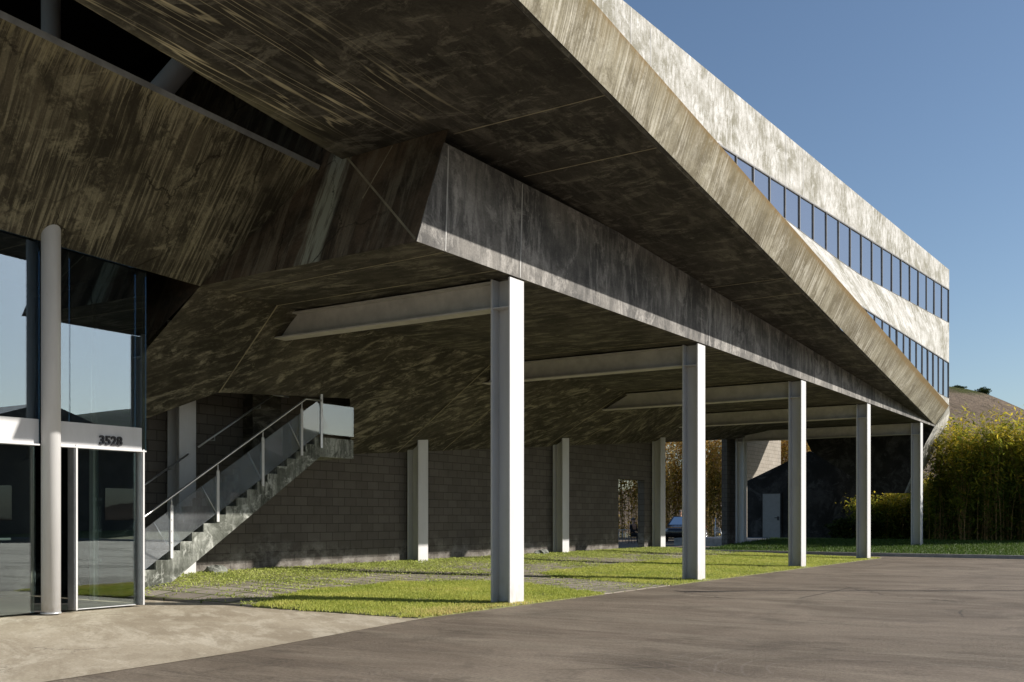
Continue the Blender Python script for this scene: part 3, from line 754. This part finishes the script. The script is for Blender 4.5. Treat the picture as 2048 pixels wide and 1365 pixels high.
# ------------------------------------------------------------------ staircase
st = thing('staircase', 'weathered concrete staircase with glass balustrade rising under the sloped soffit', 'stairs', (-15.5, 11, .1))
XS0, XS1 = -16.2, -14.95; Ys, zs, T, Rr, N = 10.95, .13, .258, .16, 18
prof = [(Ys, .0)]
for i in range(N):
    prof.append((Ys + i*T, zs + i*Rr)); prof.append((Ys + i*T, zs + (i+1)*Rr))
ytop = Ys + (N-1)*T; ztop = zs + N*Rr
prof += [(16.5, ztop), (16.5, ztop - .40), (15.5, ztop - .40), (11.62, .10), (11.5, .0)]
prof[1] = (Ys, zs)
MB().prism([(XS0, y, z) for y, z in prof], (XS1 - XS0, 0, 0)).build('flight', M_stair, st)
nos = lambda y: zs + ((y - Ys)/T + 1)*Rr
PY = [10.72, 11.77, 12.8, 13.9, 14.94]
xg = XS1 + .03
for y in PY:
    p = MB().box(xg - .012, xg + .012, y - .028, y + .028, max(.05, nos(y) - .16), nos(y) + .78)
    p.tube([(xg, y, nos(y) + .78), (xg, y, nos(y) + .90)], .012, 8)
    for kz in (.12, .32, .52, .7): p.tube([(xg + .012, y, nos(y) + kz), (xg + .024, y, nos(y) + kz)], .012, 8)
    p.build('post', M_white, st)
p = MB().box(xg - .012, xg + .012, 15.47, 15.53, ztop - .22, ztop + .90); p.build('post', M_alu, st)
ya = PY + [15.5]
for a, b in zip(ya, ya[1:]):
    k_ = .13                                               # slanted free ends
    q = [(a - .30 + k_ + .15, nos(a - .02) + .03), (b + .16, nos(b + .16) + .02), (b - .02 - k_, nos(b - .15) + .68), (a - .46 + k_ + .1, nos(a - .23) + .68)]
    q = [(a - .02, nos(a - .02) + .0), (b + .22, nos(b + .22) + .0), (b - .12, nos(b - .12) + .70), (a - .36, nos(a - .36) + .70)]
    off = .0 if ya.index(a) % 2 else .014
    MB().prism([(xg - .03 + off, y, min(z, ztop + .74)) for y, z in q], (.01, 0, 0)).build('glass_panel', M_railglass, st)
    MB().tube([(xg - .02 + off, q[3][0], min(q[3][1], 3.75)), (xg - .02 + off, q[0][0], q[0][1])], .007, 6).build('glass_edge', M_alu, st)
MB().box(xg - .03, xg - .018, 15.42, 16.5, ztop + .07, ztop + .70).build('glass_panel', mk_glass('landing glass', (.88, .9, .9), .06, .02, .05), st)
hr = MB().tube([(xg, 10.5, nos(10.72) + .90), (xg, 10.72, nos(10.72) + .92), (xg, 15.05, nos(15.05) + .92), (xg, 15.5, nos(15.05) + .93)], .021, 12)
hr.build('handrail', M_steel, st)
def wr(ya_, yb_, h0):
    m = MB().tube([(-16.12, ya_, nos(ya_) + h0), (-16.12, yb_, nos(yb_) + h0)], .02, 10)
    for y in (ya_ + .4, yb_ - .35): m.tube([(-16.12, y, nos(y) + h0), (-16.12, y, nos(y) + h0 - .09), (-16.3, y, nos(y) + h0 - .09)], .01, 8)
    return m
w_ = wr(13.35, 15.3, .95); w_.tube([(-16.12, 15.3, nos(15.3) + .95), (-16.12, 15.75, nos(15.3) + .95)], .02, 10); w_.build('wall_rail', M_steel, st)
w_ = wr(11.1, 13.1, .95); w_.tube([(-16.12, 10.2, nos(11.1) + .62), (-16.12, 11.1, nos(11.1) + .95)], .02, 10); w_.build('wall_rail', M_steel, st)

# ------------------------------------------------------------------ grass, ground cover
def in_poly(x, y, poly):
    ins = np.zeros(len(x), bool); n = len(poly)
    for i in range(n):
        x0, y0 = poly[i]; x1, y1 = poly[(i+1) % n]
        c = ((y0 > y) != (y1 > y)) & (x < (x1-x0)*(y-y0)/(y1-y0+1e-12) + x0); ins ^= c
    return ins
def hgt_np(x, y):
    a = np.clip((-9.3-x)/6.6, 0, 1); b = np.clip((y-10.5)/1.2, 0, 1); c = np.clip((37-y)/2.5, 0, 1)
    return .205*a*b*c
def vnoise(x, y, s, seed):
    r = np.random.default_rng(seed); o = np.zeros_like(x)
    for i in range(6):
        a = r.uniform(0, 6.28); k = s*(1.0 + .75*i); ph = r.uniform(0, 6.28, 2)
        o += np.sin((x*math.cos(a) + y*math.sin(a))*k + ph[0]) * np.cos((-x*math.sin(a) + y*math.cos(a))*k*.8 + ph[1]) / (1 + .4*i)
    return o / 2.2
def blades(x, y, z, h, w, lean):
    n = len(x); a = rng.uniform(0, 6.283, n); d = np.stack([np.cos(a), np.sin(a), 0*a], 1) * (w[:, None]/2)
    b = np.stack([x, y, z], 1); la = rng.uniform(0, 6.283, n)
    tip = b + np.stack([np.cos(la)*lean*h, np.sin(la)*lean*h, h], 1)
    return np.stack([b - d, b + d, tip], 1)
def scatter(poly, n):
    xs = [p[0] for p in poly]; ys = [p[1] for p in poly]
    x = rng.uniform(min(xs) - .25, max(xs) + .02, n); y = rng.uniform(min(ys) - .25, max(ys) + .25, n)
    k = in_poly(x + vnoise(x, y, 4, 1)*.10 + rng.normal(0, .05, n), y + vnoise(x, y, 5, 2)*.10 + rng.normal(0, .05, n), poly); return x[k], y[k]
def lawn(poly, n, hm, seed, dry=None):
    x, y = scatter(poly, n); m = vnoise(x, y, 1.6, seed); kk = rng.random(len(x)) < .62 + .5*vnoise(x, y, 2.6, seed + 20); x, y, m = x[kk], y[kk], m[kk]
    h = hm * (.7 + .5*rng.random(len(x))) * (1 + .25*m); t = .45 + .22*m + rng.normal(0, .16, len(x))
    if dry:
        q = np.exp(-(((x-dry[0])/dry[2])**2 + ((y-dry[1])/dry[3])**2)); t += .75*q*(rng.random(len(x)) > .3)
    return blades(x, y, hgt_np(x, y) + .014, h, np.full(len(x), .014) * (1 + .4*rng.random(len(x))), .7*rng.random(len(x))), np.clip(t, .02, .98)
a1, t1 = lawn(LAWN1, 150000, .036, 3, (-8.8, 12.2, .65, 1.5))
o = np_mesh('lawn_grass', a1, M_grass, 3, t1); tag(o, 'bright near lawn of short grass around the front column', 'grass', kind='stuff')
a2, t2 = lawn(LAWN2, 150000, .04, 5)
a2 *= 1.0; o = np_mesh('lawn_grass', a2, M_grass, 3, t2); tag(o, 'bright far lawn of short grass between the second and fourth columns', 'grass', kind='stuff')
# leafy weeds between the pavers and along the wall
PAV = [(-8.7, 15.8), (-11.5, 17.2), (-12.7, 15.2), (-12.55, 12.4), (-11.8, 10.8), (-16.6, 10.9), (-16.6, 35.4), (-13.0, 35.4), (-12.7, 24), (-12.2, 19.6), (-11.2, 18.9), (-8.7, 18.8)]
x, y = scatter(PAV, 420000)
fx = np.mod(y + .2, .46); fx = np.minimum(fx, .46 - fx)
row = np.floor((y + .2)/.46); gx = np.mod(x + .1 + .34*np.mod(row, 2), .92); gx = np.minimum(gx, .92 - gx)
dj = np.minimum(fx, gx)
wallness = np.clip((-14.0 - x)/1.5 + vnoise(x, y, 1.1, 9)*.75, 0, 1)
patch = np.clip(vnoise(x, y, 1.3, 12)*1.6 - .0, 0, 1)
prob = np.where(dj < .05, .30 + .7*patch, .0) + wallness*.95 + np.where(dj < .12, patch*.55, patch**2*.25)
k = rng.random(len(x)) < prob*.75
x, y = x[k], y[k]; n = len(x); hh = hgt_np(x, y) + .014
wl = np.clip((-14.3 - x)/1.5, 0, 1)
c = np.stack([x, y, hh + rng.uniform(.004, .03, n) + wl*rng.uniform(0, .05, n)], 1)
a = rng.uniform(0, 6.283, n); s = rng.uniform(.009, .02, n); tl = rng.normal(0, .55, (n, 2))
u = np.stack([np.cos(a), np.sin(a), tl[:, 0]], 1)*s[:, None]; v = np.stack([-np.sin(a), np.cos(a), tl[:, 1]], 1)*(s*.6)[:, None]
q = np.stack([c - u, c - v, c + u, c + v], 1)
o = np_mesh('ground_cover', q, M_cover, 4, np.clip(.5 + .25*vnoise(x, y, 2, 4) + rng.normal(0, .18, n), 0, 1)); tag(o, 'low leafy weeds creeping between the pavers and along the block wall', 'weeds', kind='stuff')
x, y = scatter([(-16, 37.4), (6, 37.4), (6, 46), (-16, 46)], 60000)
zz = .08 + .30*np.clip((y-37.4)/8, 0, 1)
o = np_mesh('bank_grass', blades(x, y, zz, rng.uniform(.05, .1, len(x)), np.full(len(x), .03), rng.random(len(x))), M_bankgrass, 3, rng.random(len(x)))
tag(o, 'shaded dark green grass strip behind the kerb', 'grass', kind='stuff')

# ------------------------------------------------------------------ bamboo and shrubs
def bamboo(cx, cy, w, dpt, h, nl, nc, label, group, z0=.2, mat=M_bamboo, bias=0.0, bare=.28, ls=.2):
    t = thing('bamboo_clump', label, 'bamboo', (cx, cy, z0), group)
    cu = MB(); tips = []
    for i in range(nc):
        bx = cx + random.uniform(-w, w); by = cy + random.uniform(-dpt, dpt); hh = h*random.choice((.55, .7, .78, .84, .9, .98))*random.uniform(.92, 1.05)
        lx = random.gauss(0, .10)*hh; ly = random.gauss(0, .08)*hh
        pts = [(bx + lx*s*s, by + ly*s*s, z0 - .1 + hh*s) for s in (0, .35, .7, 1)]
        cu.tube(pts, [.016, .014, .010, .003], 5, cap=False); tips.append((bx, by, lx, ly, hh))
    cu.build('culms', M_culm, t)
    tp = np.array(tips); idx = rng.integers(0, nc, nl); q = tp[idx]
    s = bare + (1.02 - bare)*rng.beta(1.6, 1.15, nl)
    low_ = rng.random(nl) < .2; s[low_] = rng.uniform(.02, bare + .25, low_.sum())
    # leaves hang in sprays off each culm
    sp = rng.integers(0, 26, nl); ph = (idx*7.3 + sp*2.4); rad = np.abs(rng.normal(0, .42, nl))*(1.1 - .45*s)
    c = np.stack([q[:, 0] + q[:, 2]*s*s + rad*np.cos(ph) + rng.normal(0, .05, nl), q[:, 1] + q[:, 3]*s*s + rad*np.sin(ph) + rng.normal(0, .05, nl),
                  z0 - .1 + q[:, 4]*(np.round(s*26)/26*.6 + s*.4) + rng.normal(0, .14, nl)], 1)
    a = rng.uniform(0, 6.283, nl); L = rng.uniform(.6, 1.3, nl)*ls; dn = rng.normal(-.35, .45, nl)
    u = np.stack([np.cos(a), np.sin(a), dn], 1)*(L/2)[:, None]
    v = np.stack([-np.sin(a), np.cos(a), rng.normal(0, .5, nl)], 1)*(L*.14)[:, None]
    quad = np.stack([c - u, c - v - u*.2, c + u, c + v - u*.2], 1)
    tint = np.clip(.20 + .62*(s**2.2) + bias + rng.normal(0, .14, nl) + .18*np.sin(idx*12.9) + .10*vnoise(c[:, 0], c[:, 2], 2.2, 33), 0, 1)  # tint rises with height: sunlit tops and shaded lower leaves put into colour
    np_mesh('foliage', quad, mat, 4, tint, t)
    return t
BL = 'tall leafy bamboo clump with tops tinted yellow as if sunlit, in the hedge right of the building'
for i, (bx, by, h) in enumerate(((-8.6, 47.6, 5.2), (-7.2, 46.7, 5.5), (-5.7, 46.9, 5.5), (-4.4, 46.5, 5.0), (-3.1, 47.0, 5.2), (-7.6, 49.2, 4.9), (-6.2, 49.4, 5.5), (-4.9, 49.2, 5.6), (-3.4, 49.4, 5.3), (-7.6, 51.4, 4.2), (-6.0, 51.4, 4.4), (-4.4, 51.4, 4.4))):
    bamboo(bx, by, .85, .75, h, 13000, 62, BL, 'bamboo hedge right of the building', .32, M_bamboo)
BL2 = 'low shaded bamboo clump under the hanging far end of the building'
for bx, by, h in ((-12.2, 48.9, 2.1), (-10.6, 49.3, 2.5), (-9.4, 49.5, 3.2), (-11.4, 50.8, 2.9), (-9.9, 51.0, 3.1), (-10.5, 52.4, 3.4), (-9.0, 52.2, 3.8)):
    bamboo(bx, by, .85, .5, h, 6500, 34, BL2, 'bamboo under the far end', .34, M_bamboo, bare=.1)
BL3 = 'bamboo clump tinted yellow as if sunlit, behind the parked car, seen past the block wall'
for i in range(10):
    bamboo(-37.0 + 1.95*i, 62.5 + (i % 2)*.9, 1.15, .8, 8.6 + .5*(i % 3), 9500, 50, BL3, 'bamboo behind the parking area', 0, M_bamboo2, .12, ls=.25)
BL4 = 'yellow-tinted shrub seen through the gap above the black gable wall'
bamboo(-17.0, 66.0, 1.2, .6, 5.6, 2600, 16, BL4, None, 0, M_bamboo2, .1)
def shrub(cx, cy, z0, r, h, n, label, cat='shrub', group=None, mat=M_shrub, ls=.07):
    t = thing('shrub', label, cat, (cx, cy, z0), group)
    tr_ = MB()
    for i in range(7):
        a = i*.9; tr_.tube([(cx, cy, z0 - .05), (cx + r*.5*math.cos(a), cy + r*.5*math.sin(a), z0 + h*.6)], [.02, .008], 5)
    tr_.build('stems', M_culm, t)
    d = rng.normal(0, 1, (n, 3)); d /= np.linalg.norm(d, axis=1)[:, None]; rr = rng.random(n)**.35
    bump_ = 1 + .25*np.sin(d[:, 0]*6 + cx)*np.cos(d[:, 1]*5) + .2*np.sin(d[:, 2]*7)
    c = np.stack([cx + d[:, 0]*r*rr*bump_, cy + d[:, 1]*r*rr*bump_, z0 + h*.5 + d[:, 2]*h*.5*rr*bump_], 1)
    a = rng.uniform(0, 6.283, n); u = np.stack([np.cos(a), np.sin(a), rng.normal(0, .6, n)], 1)*ls
    v = np.stack([-np.sin(a), np.cos(a), rng.normal(0, .6, n)], 1)*ls*.5
    np_mesh('foliage', np.stack([c - u, c - v, c + u, c + v], 1), mat, 4, rng.random(n), t); return t
shrub(-13.5, 49.0, .34, .9, 1.0, 2200, 'low dark shrub against the black gable wall, left of the fourth column')
shrub(-12.4, 48.4, .34, .8, 1.15, 2200, 'low dark shrub under the far end beside the bamboo')
# distant bushes on the hill crest
HILL_BUSHES = ((-31.3, 203.3, 24.2, 1.2, 1.5, 'round dark bush alone on the brow of the dry hill'),
               (-35.3, 200.7, 25.0, 1.3, 1.0, 'low dark bush on the green crest of the hill beside the building'))
for bx, by, zg, r_, h_, lbl in HILL_BUSHES: shrub(bx, by, zg - .6, r_, h_, 1400, lbl, ls=.13)

# ------------------------------------------------------------------ small things
def rock(name, loc, r, label, seed):
    bm = bmesh.new(); bmesh.ops.create_icosphere(bm, subdivisions=3, radius=1)
    rr = random.Random(seed); ph = [rr.uniform(0, 6) for _ in range(6)]
    for v in bm.verts:
        p = v.co; k_ = 1 + .16*math.sin(3*p.x + ph[0])*math.cos(2.6*p.y + ph[1]) + .09*math.sin(6*p.z + ph[2] + 4*p.x) + .05*math.sin(11*p.y + ph[3])
        v.co = Vector((p.x*r[0], p.y*r[1], p.z*r[2]))*k_
    me = bpy.data.meshes.new(name); bm.to_mesh(me); bm.free(); uvs(me)
    me.materials.append(M_stair); o = bpy.data.objects.new(name, me); COL.objects.link(o); o.location = loc
    return tag(o, label, 'rock')
rock('rock', (-16.2, 13.85, .26), (.17, .24, .15), 'grey stone lying at the wall base beside the staircase', 1)
rock('rock', (-16.3, 26.35, .25), (.18, .3, .15), 'grey stone at the wall base left of the middle inner column', 2)

up_ = thing('utility_pole', 'brown wooden utility pole seen through the gap above the gable wall', 'pole', (-21.6, 75, 0))
MB().tube([(-21.6, 75, 0), (-21.6, 75, 11)], [.16, .11], 12).build('shaft', plain('pole wood', (.14, .08, .05), .9), up_)
MB().box(-22.7, -20.5, 74.85, 74.75, 9.8, 9.95).build('crossarm', M_culm, up_)
# lamp post out to the right whose shadow crosses the drive
lx = 19.0; 
lp_ = thing('lamp_post', 'slim grey lamp post on the right of the drive', 'lamp', (3.55, 25.05, 0))
def at_lat(d, lat): return (d*-.5505 + lat*.8348, d*.8348 + lat*.5505)
bx, by = at_lat(19.0, 17.4)
lp_.location = (bx, by, 0)
MB().tube([(bx, by, 0), (bx, by, 6.3)], [.08, .06], 12).build('shaft', M_alu, lp_)
h2 = at_lat(18.75, 16.2); h1 = at_lat(19, 17.4)
MB().tube([(bx, by, 6.3), (h2[0], h2[1], 6.35)], [.05, .13], 10).build('lamp_head', M_alu, lp_)

# chair by the parking area
def chair(loc, rz, label):
    t = thing('metal_chair', label, 'chair', loc, 'aluminium patio chairs', rz)
    w = .26; f = MB()
    def tb(n_, pts): m = MB().tube(pts, .013, 8); o = m.build(n_, M_alu); o.parent = t
    for s in (-1, 1):
        tb('leg', [(s*w, -.24, 0), (s*w, -.22, .43), (s*w, -.2, .66), (s*w, .12, .67)])
        tb('leg', [(s*w, .28, 0), (s*w, .22, .43), (s*w*.92, .30, .84)])
    tb('back_rail', [(-w*.92, .30, .84), (0, .34, .86), (w*.92, .30, .84)])
    for z, yv in ((.62, .25), (.70, .27), (.77, .285)):
        tb('slat', [(-w*.95, yv, z), (0, yv + .04, z), (w*.95, yv, z)])
    o = MB().box(-.24, .24, -.22, .22, .42, .44).build('seat', M_alu); o.parent = t
    return t
chair((-18.8, 46.9, 0), R(150), 'aluminium chair at the edge of the parking area beside the block pier')
chair((-25.75, 48.2, 0), R(-60), 'aluminium chair half hidden at the left jamb of the doorway')
tb_ = thing('metal_table', 'small aluminium table beside the seated person, through the doorway', 'table', (-24.9, 48.6, 0))
MB().tube([(-25.0, 48.7, .70), (-25.0, 48.7, .72)], .35, 28).build('tabletop', M_alu, tb_)
for dx, dy in ((-.2, -.2), (.2, -.2), (.2, .2), (-.2, .2)):
    MB().tube([(-25.0 + dx, 48.7 + dy, 0), (-25.0 + dx, 48.7 + dy, .70)], .014, 8).build('leg', M_alu, tb_)

bo = thing('post', 'thin pale post on a square base in the parking area behind the second column', 'post', (-20.4, 50, 0))
MB().tube([(-20.4, 50, .25), (-20.4, 50, 1.35)], .035, 10).build('shaft', M_alu, bo)
MB().box(-20.6, -20.2, 49.8, 50.2, 0, .25).build('base', M_kerb, bo, .02)

# people
M_skin = plain('skin', (.45, .27, .19), .55, var=.06)
M_cloth = plain('black clothing', (.012, .013, .016), .85, var=.2)
M_hair = plain('grey hair', (.12, .10, .09), .8)
def skinned(name, verts, edges, radii, m, parent, lvl=2):
    me = bpy.data.meshes.new(name); me.from_pydata(verts, edges, []); me.materials.append(m)
    o = bpy.data.objects.new(name, me); COL.objects.link(o); o.parent = parent
    o.modifiers.new('skin', 'SKIN')
    if not me.skin_vertices: me.skin_vertices.new()
    for sv, r in zip(me.skin_vertices[0].data, radii):
        sv.radius = (r, r) if not isinstance(r, tuple) else r
    me.skin_vertices[0].data[0].use_root = True
    s_ = o.modifiers.new('sub', 'SUBSURF'); s_.levels = lvl; s_.render_levels = lvl
    for p in me.polygons: p.use_smooth = True
    return o
def person(label, loc, rz, sit):
    t = thing('person', label, 'person', loc, None, rz)
    V = []; E = []; Rd = []
    def a(p, r, par=None):
        V.append(p); Rd.append(r); i = len(V)-1
        if par is not None: E.append((par, i))
        return i
    hz = .48 if sit else .93
    pel = a((0, 0, hz), (.15, .12)); waist = a((0, .0, hz + .18), (.145, .11), pel); ches = a((0, -.02, hz + .38), (.165, .125), waist)
    nk = a((0, -.01, hz + .55), .06, ches); hd0 = a((0, -.03, hz + .64), (.075, .085), nk); hd1 = a((0, -.03, hz + .76), (.078, .095), hd0); a((0, -.02, hz + .82), .05, hd1)
    a((0, -.135, hz + .68), .014, hd0)                                                   # nose
    for s in (-1, 1):
        a((s*.085, -.02, hz + .69), .016, hd1)                                           # ear
        sh = a((s*.19, 0, hz + .47), .062, ches); el = a((s*.25, -.05, hz + .20), .045, sh)
        wr_ = a((s*.15, -.28, hz + .14) if sit else (s*.25, -.1, hz - .05), .03, el)
        hn_ = a((V[wr_][0]*.8, V[wr_][1] - .08, V[wr_][2] - .01 if sit else V[wr_][2] - .09), (.036, .018), wr_)
        for f_ in range(4):
            dx = (f_ - 1.5)*.018
            f1 = a((V[hn_][0] + dx, V[hn_][1] - .03, V[hn_][2] - .02), .009, hn_); a((V[hn_][0] + dx, V[hn_][1] - .05, V[hn_][2] - .05), .008, f1)
        a((V[hn_][0] - s*.045, V[hn_][1] + .01, V[hn_][2] - .02), .010, hn_)
        hp = a((s*.10, -.02, hz - .03), .088, pel)
        kn = a((s*.13, -.44, hz + .01) if sit else (s*.11, -.02, .50), .062, hp)
        an = a((s*.13, -.42, .09) if sit else (s*.11, .02, .09), .04, kn); a((V[an][0], V[an][1] - .15, .04), (.045, .032), an)
    skinned('body', V, E, Rd, M_skin, t)
    # clothing follows the same joints, a little thicker
    keep = [i for i in range(len(V)) if not (i in (hd0, hd1, hd1+1, hd0+2) or Rd[i] in (.014, .016, .009, .008, .010) or Rd[i] == (.036, .018) or Rd[i] == .05)]
    mp = {i: k_ for k_, i in enumerate(keep)}
    rad = [((r[0]+.014, r[1]+.014) if isinstance(r, tuple) else r + .014) if i != nk else .058 for i, r in ((i, Rd[i]) for i in keep)]
    vv = [V[i] if i != nk else (0, -.01, hz + .50) for i in keep]
    skinned('clothing', vv, [(mp[p_], mp[q_]) for p_, q_ in E if p_ in mp and q_ in mp], rad, M_cloth, t)
    bm = bmesh.new(); bmesh.ops.create_uvsphere(bm, u_segments=16, v_segments=10, radius=1)
    for v in bm.verts:
        p = v.co; v.co = Vector((p.x*.098, p.y*.115 + .0, p.z*.09 + hz + .79)); 
        if p.y < -.3 and p.z < .45: v.co.y += .07
    me = bpy.data.meshes.new('hair'); bm.to_mesh(me); bm.free(); me.materials.append(M_hair)
    o = bpy.data.objects.new('hair', me); COL.objects.link(o); o.parent = t
    return t
person('person in black clothes sitting beside the small table, seen through the doorway', (-24.66, 49.08, 0), R(75), True)
o = bpy.data.objects
sc_ = thing('stool', 'dark stool under the seated person beyond the doorway', 'stool', (-24.66, 49.08, 0))
MB().box(-24.88, -24.44, 48.88, 49.28, .33, .37).build('seat', M_blackmetal, sc_)
for dx in (-.18, .18):
    for dy in (-.16, .16): MB().tube([(-24.66 + dx, 49.08 + dy, 0), (-24.66 + dx, 49.08 + dy, .33)], .014, 6).build('leg', M_blackmetal, sc_)
person('person in dark clothes standing behind the parked black car', (-24.6, 55.0, 0), R(20), False)

# parked car, mostly hidden behind the columns
def car(loc, rz, label):
    t = thing('parked_car', label, 'car', loc, None, rz)
    M_paint = NT('black car paint'); M_paint.b.inputs['Coat Weight'].default_value = .6; M_paint = M_paint.fin((.008, .008, .01), .25, 0, .5)
    L, W = 4.5, 1.78
    st_ = [(-2.25, .62, .35, .70), (-2.1, .80, .25, .80), (-1.5, .87, .22, .90), (-.8, .89, .2, .96), (.2, .89, .2, .98), (1.2, .89, .2, 1.0), (1.9, .86, .24, 1.0), (2.2, .78, .32, .92), (2.28, .6, .42, .8)]
    vs = []; fs = []
    for x, w, z0, z1 in st_:
        for (fy, fz) in ((-.86, 0), (-1, .25), (-1, .62), (-.9, .95), (-.6, 1), (.6, 1), (.9, .95), (1, .62), (1, .25), (.86, 0)): vs.append((x, w*fy, z0 + (z1 - z0)*fz))
    n = 10
    for i in range(len(st_)-1):
        for k_ in range(n): fs.append((i*n+k_, (i+1)*n+k_, (i+1)*n+(k_+1) % n, i*n+(k_+1) % n))
    fs += [tuple(range(n)), tuple(range((len(st_)-1)*n, len(st_)*n))[::-1]]
    def B(name, vs, fs, m, sm=True, sub=True):
        mb = MB(); mb.add(vs, fs, sm); o_ = mb.build(name, m); o_.parent = t
        if sub: ss = o_.modifiers.new('s', 'SUBSURF'); ss.levels = ss.render_levels = 2
        return o_
    B('body', vs, fs, M_paint)
    cab = [(-1.05, .80, .93), (-.25, .66, 1.42), (.9, .66, 1.45), (1.85, .76, .98)]
    vs = []; fs = []
    for x, w, z in cab: vs += [(x, -w, z), (x, w, z)]
    vs += [(-1.0, -.82, .9), (-1.0, .82, .9), (1.85, -.8, .9), (1.85, .8, .9)]
    fs = [(0, 1, 3, 2), (2, 3, 5, 4), (4, 5, 7, 6), (0, 2, 4, 6, 10, 8), (1, 9, 11, 7, 5, 3)]
    B('cabin', vs, fs, M_paint, False, False)
    def W_(name, q):
        q = [Vector(p) for p in q]; n_ = (q[1]-q[0]).cross(q[2]-q[0]).normalized(); c_ = sum(q, Vector())/len(q)
        if n_.dot(c_ - Vector((.3, 0, .8))) < 0: n_ = -n_
        B(name, [c_ + (p - c_)*.88 + n_*.006 for p in q], [tuple(range(len(q)))], M_cg, False, False)
    M_cg = mk_glass('car glass', (.05, .05, .05), .03)
    W_('windscreen', [vs[0], vs[1], vs[3], vs[2]]); W_('rear_window', [vs[4], vs[5], vs[7], vs[6]])
    W_('side_window', [vs[0], vs[2], vs[4], vs[6]]); W_('side_window', [vs[1], vs[3], vs[5], vs[7]])
    for x in (-1.4, 1.35):
        for s in (-1, 1):
            m = MB().tube([(x, s*.72, .32), (x, s*.92, .32)], .32, 28); w_ = m.build('wheel', M_rubber); w_.parent = t
            r = MB().tube([(x, s*.90, .32), (x, s*.925, .32)], .20, 20); r.tube([(x, s*.92, .32), (x, s*.935, .32)], .06, 12)
            for a in range(5):
                an = a*1.2566; r.tube([(x, s*.928, .32), (x + .19*math.cos(an), s*.928, .32 + .19*math.sin(an))], .025, 6)
            r = r.build('rim', M_steel); r.parent = w_
    for s in (-1, 1):
        o_ = MB().box(-2.2, -1.98, s*.62 - .14, s*.62 + .14, .62, .72).build('headlight', M_alu); o_.parent = t
        o_ = MB().box(2.1, 2.26, s*.6 - .14, s*.6 + .14, .72, .84).build('tail_light', plain('red lamp', (.3, .01, .01), .3)); o_.parent = t
    return t
cx_, cy_ = at_lat(58.5, 58.5*(1371-1024)/2055)
car((cx_, cy_, 0), R(123.4 - 22), 'black car parked under the bamboo, glimpsed past the end of the block wall')

# low building across the drive, mirrored in the entrance glass
M_stucco = plain('brown stucco', (.16, .13, .11), .9, var=.15, sc=1); M_roof = plain('brown roof', (.20, .15, .11), .9, var=.3, sc=2)
ob = thing('warehouse', 'low brown warehouse across the drive mirrored in the entrance glass', 'building', (45, 45, 0))
MB().box(42, 60, 16, 70, 0, 6.6).build('wall', M_stucco, ob)
for y in (16, 34, 52):
    MB().prism([(41.4, y - .4, 6.61), (41.4, y + 18.4, 6.61), (41.4, y + 9, 9.6)], (19, 0, 0)).build('roof', M_roof, ob)
for y in range(18, 68, 5):
    MB().box(41.93, 41.99, y, y + 2.6, 1.2, 3.6).build('window', M_win, ob)

# ------------------------------------------------------------------ light, sky, camera
SUN_EL, SUN_AZ = 26.1, 56.6                                  # azimuth clockwise from +Y
w = bpy.data.worlds.new('World'); scene.world = w; w.use_nodes = True
nt = w.node_tree; bg = nt.nodes['Background']
sky = nt.nodes.new('ShaderNodeTexSky'); sky.sky_type = 'NISHITA'; sky.sun_disc = False
sky.sun_elevation = R(SUN_EL); sky.sun_rotation = R(SUN_AZ); sky.altitude = 50; sky.air_density = 1.0; sky.dust_density = .8; sky.ozone_density = 2.6
nt.links.new(sky.outputs[0], bg.inputs[0]); bg.inputs[1].default_value = .086
sl_ = bpy.data.lights.new('sun', 'SUN'); sl_.energy = 5.0; sl_.angle = R(.53); sl_.color = (1, .945, .87)
so = bpy.data.objects.new('sun', sl_); COL.objects.link(so)
d = Vector((math.sin(R(SUN_AZ))*math.cos(R(SUN_EL)), math.cos(R(SUN_AZ))*math.cos(R(SUN_EL)), math.sin(R(SUN_EL))))
so.rotation_euler = d.to_track_quat('Z', 'Y').to_euler(); so.location = d*60
cam = bpy.data.cameras.new('camera'); co = bpy.data.objects.new('camera', cam); COL.objects.link(co)
co.location = (0, 0, 1.35); co.rotation_euler = (R(90), 0, R(33.4))
cam.sensor_width = 36; cam.lens = 36*2055/2048; cam.shift_y = 353.5/2048; cam.clip_end = 3000; cam.clip_start = .05
scene.camera = co
vs_ = scene.view_settings; vs_.view_transform = 'Standard'; vs_.look = 'None'; vs_.gamma = 1; vs_.exposure = .45; vs_.use_curve_mapping = False
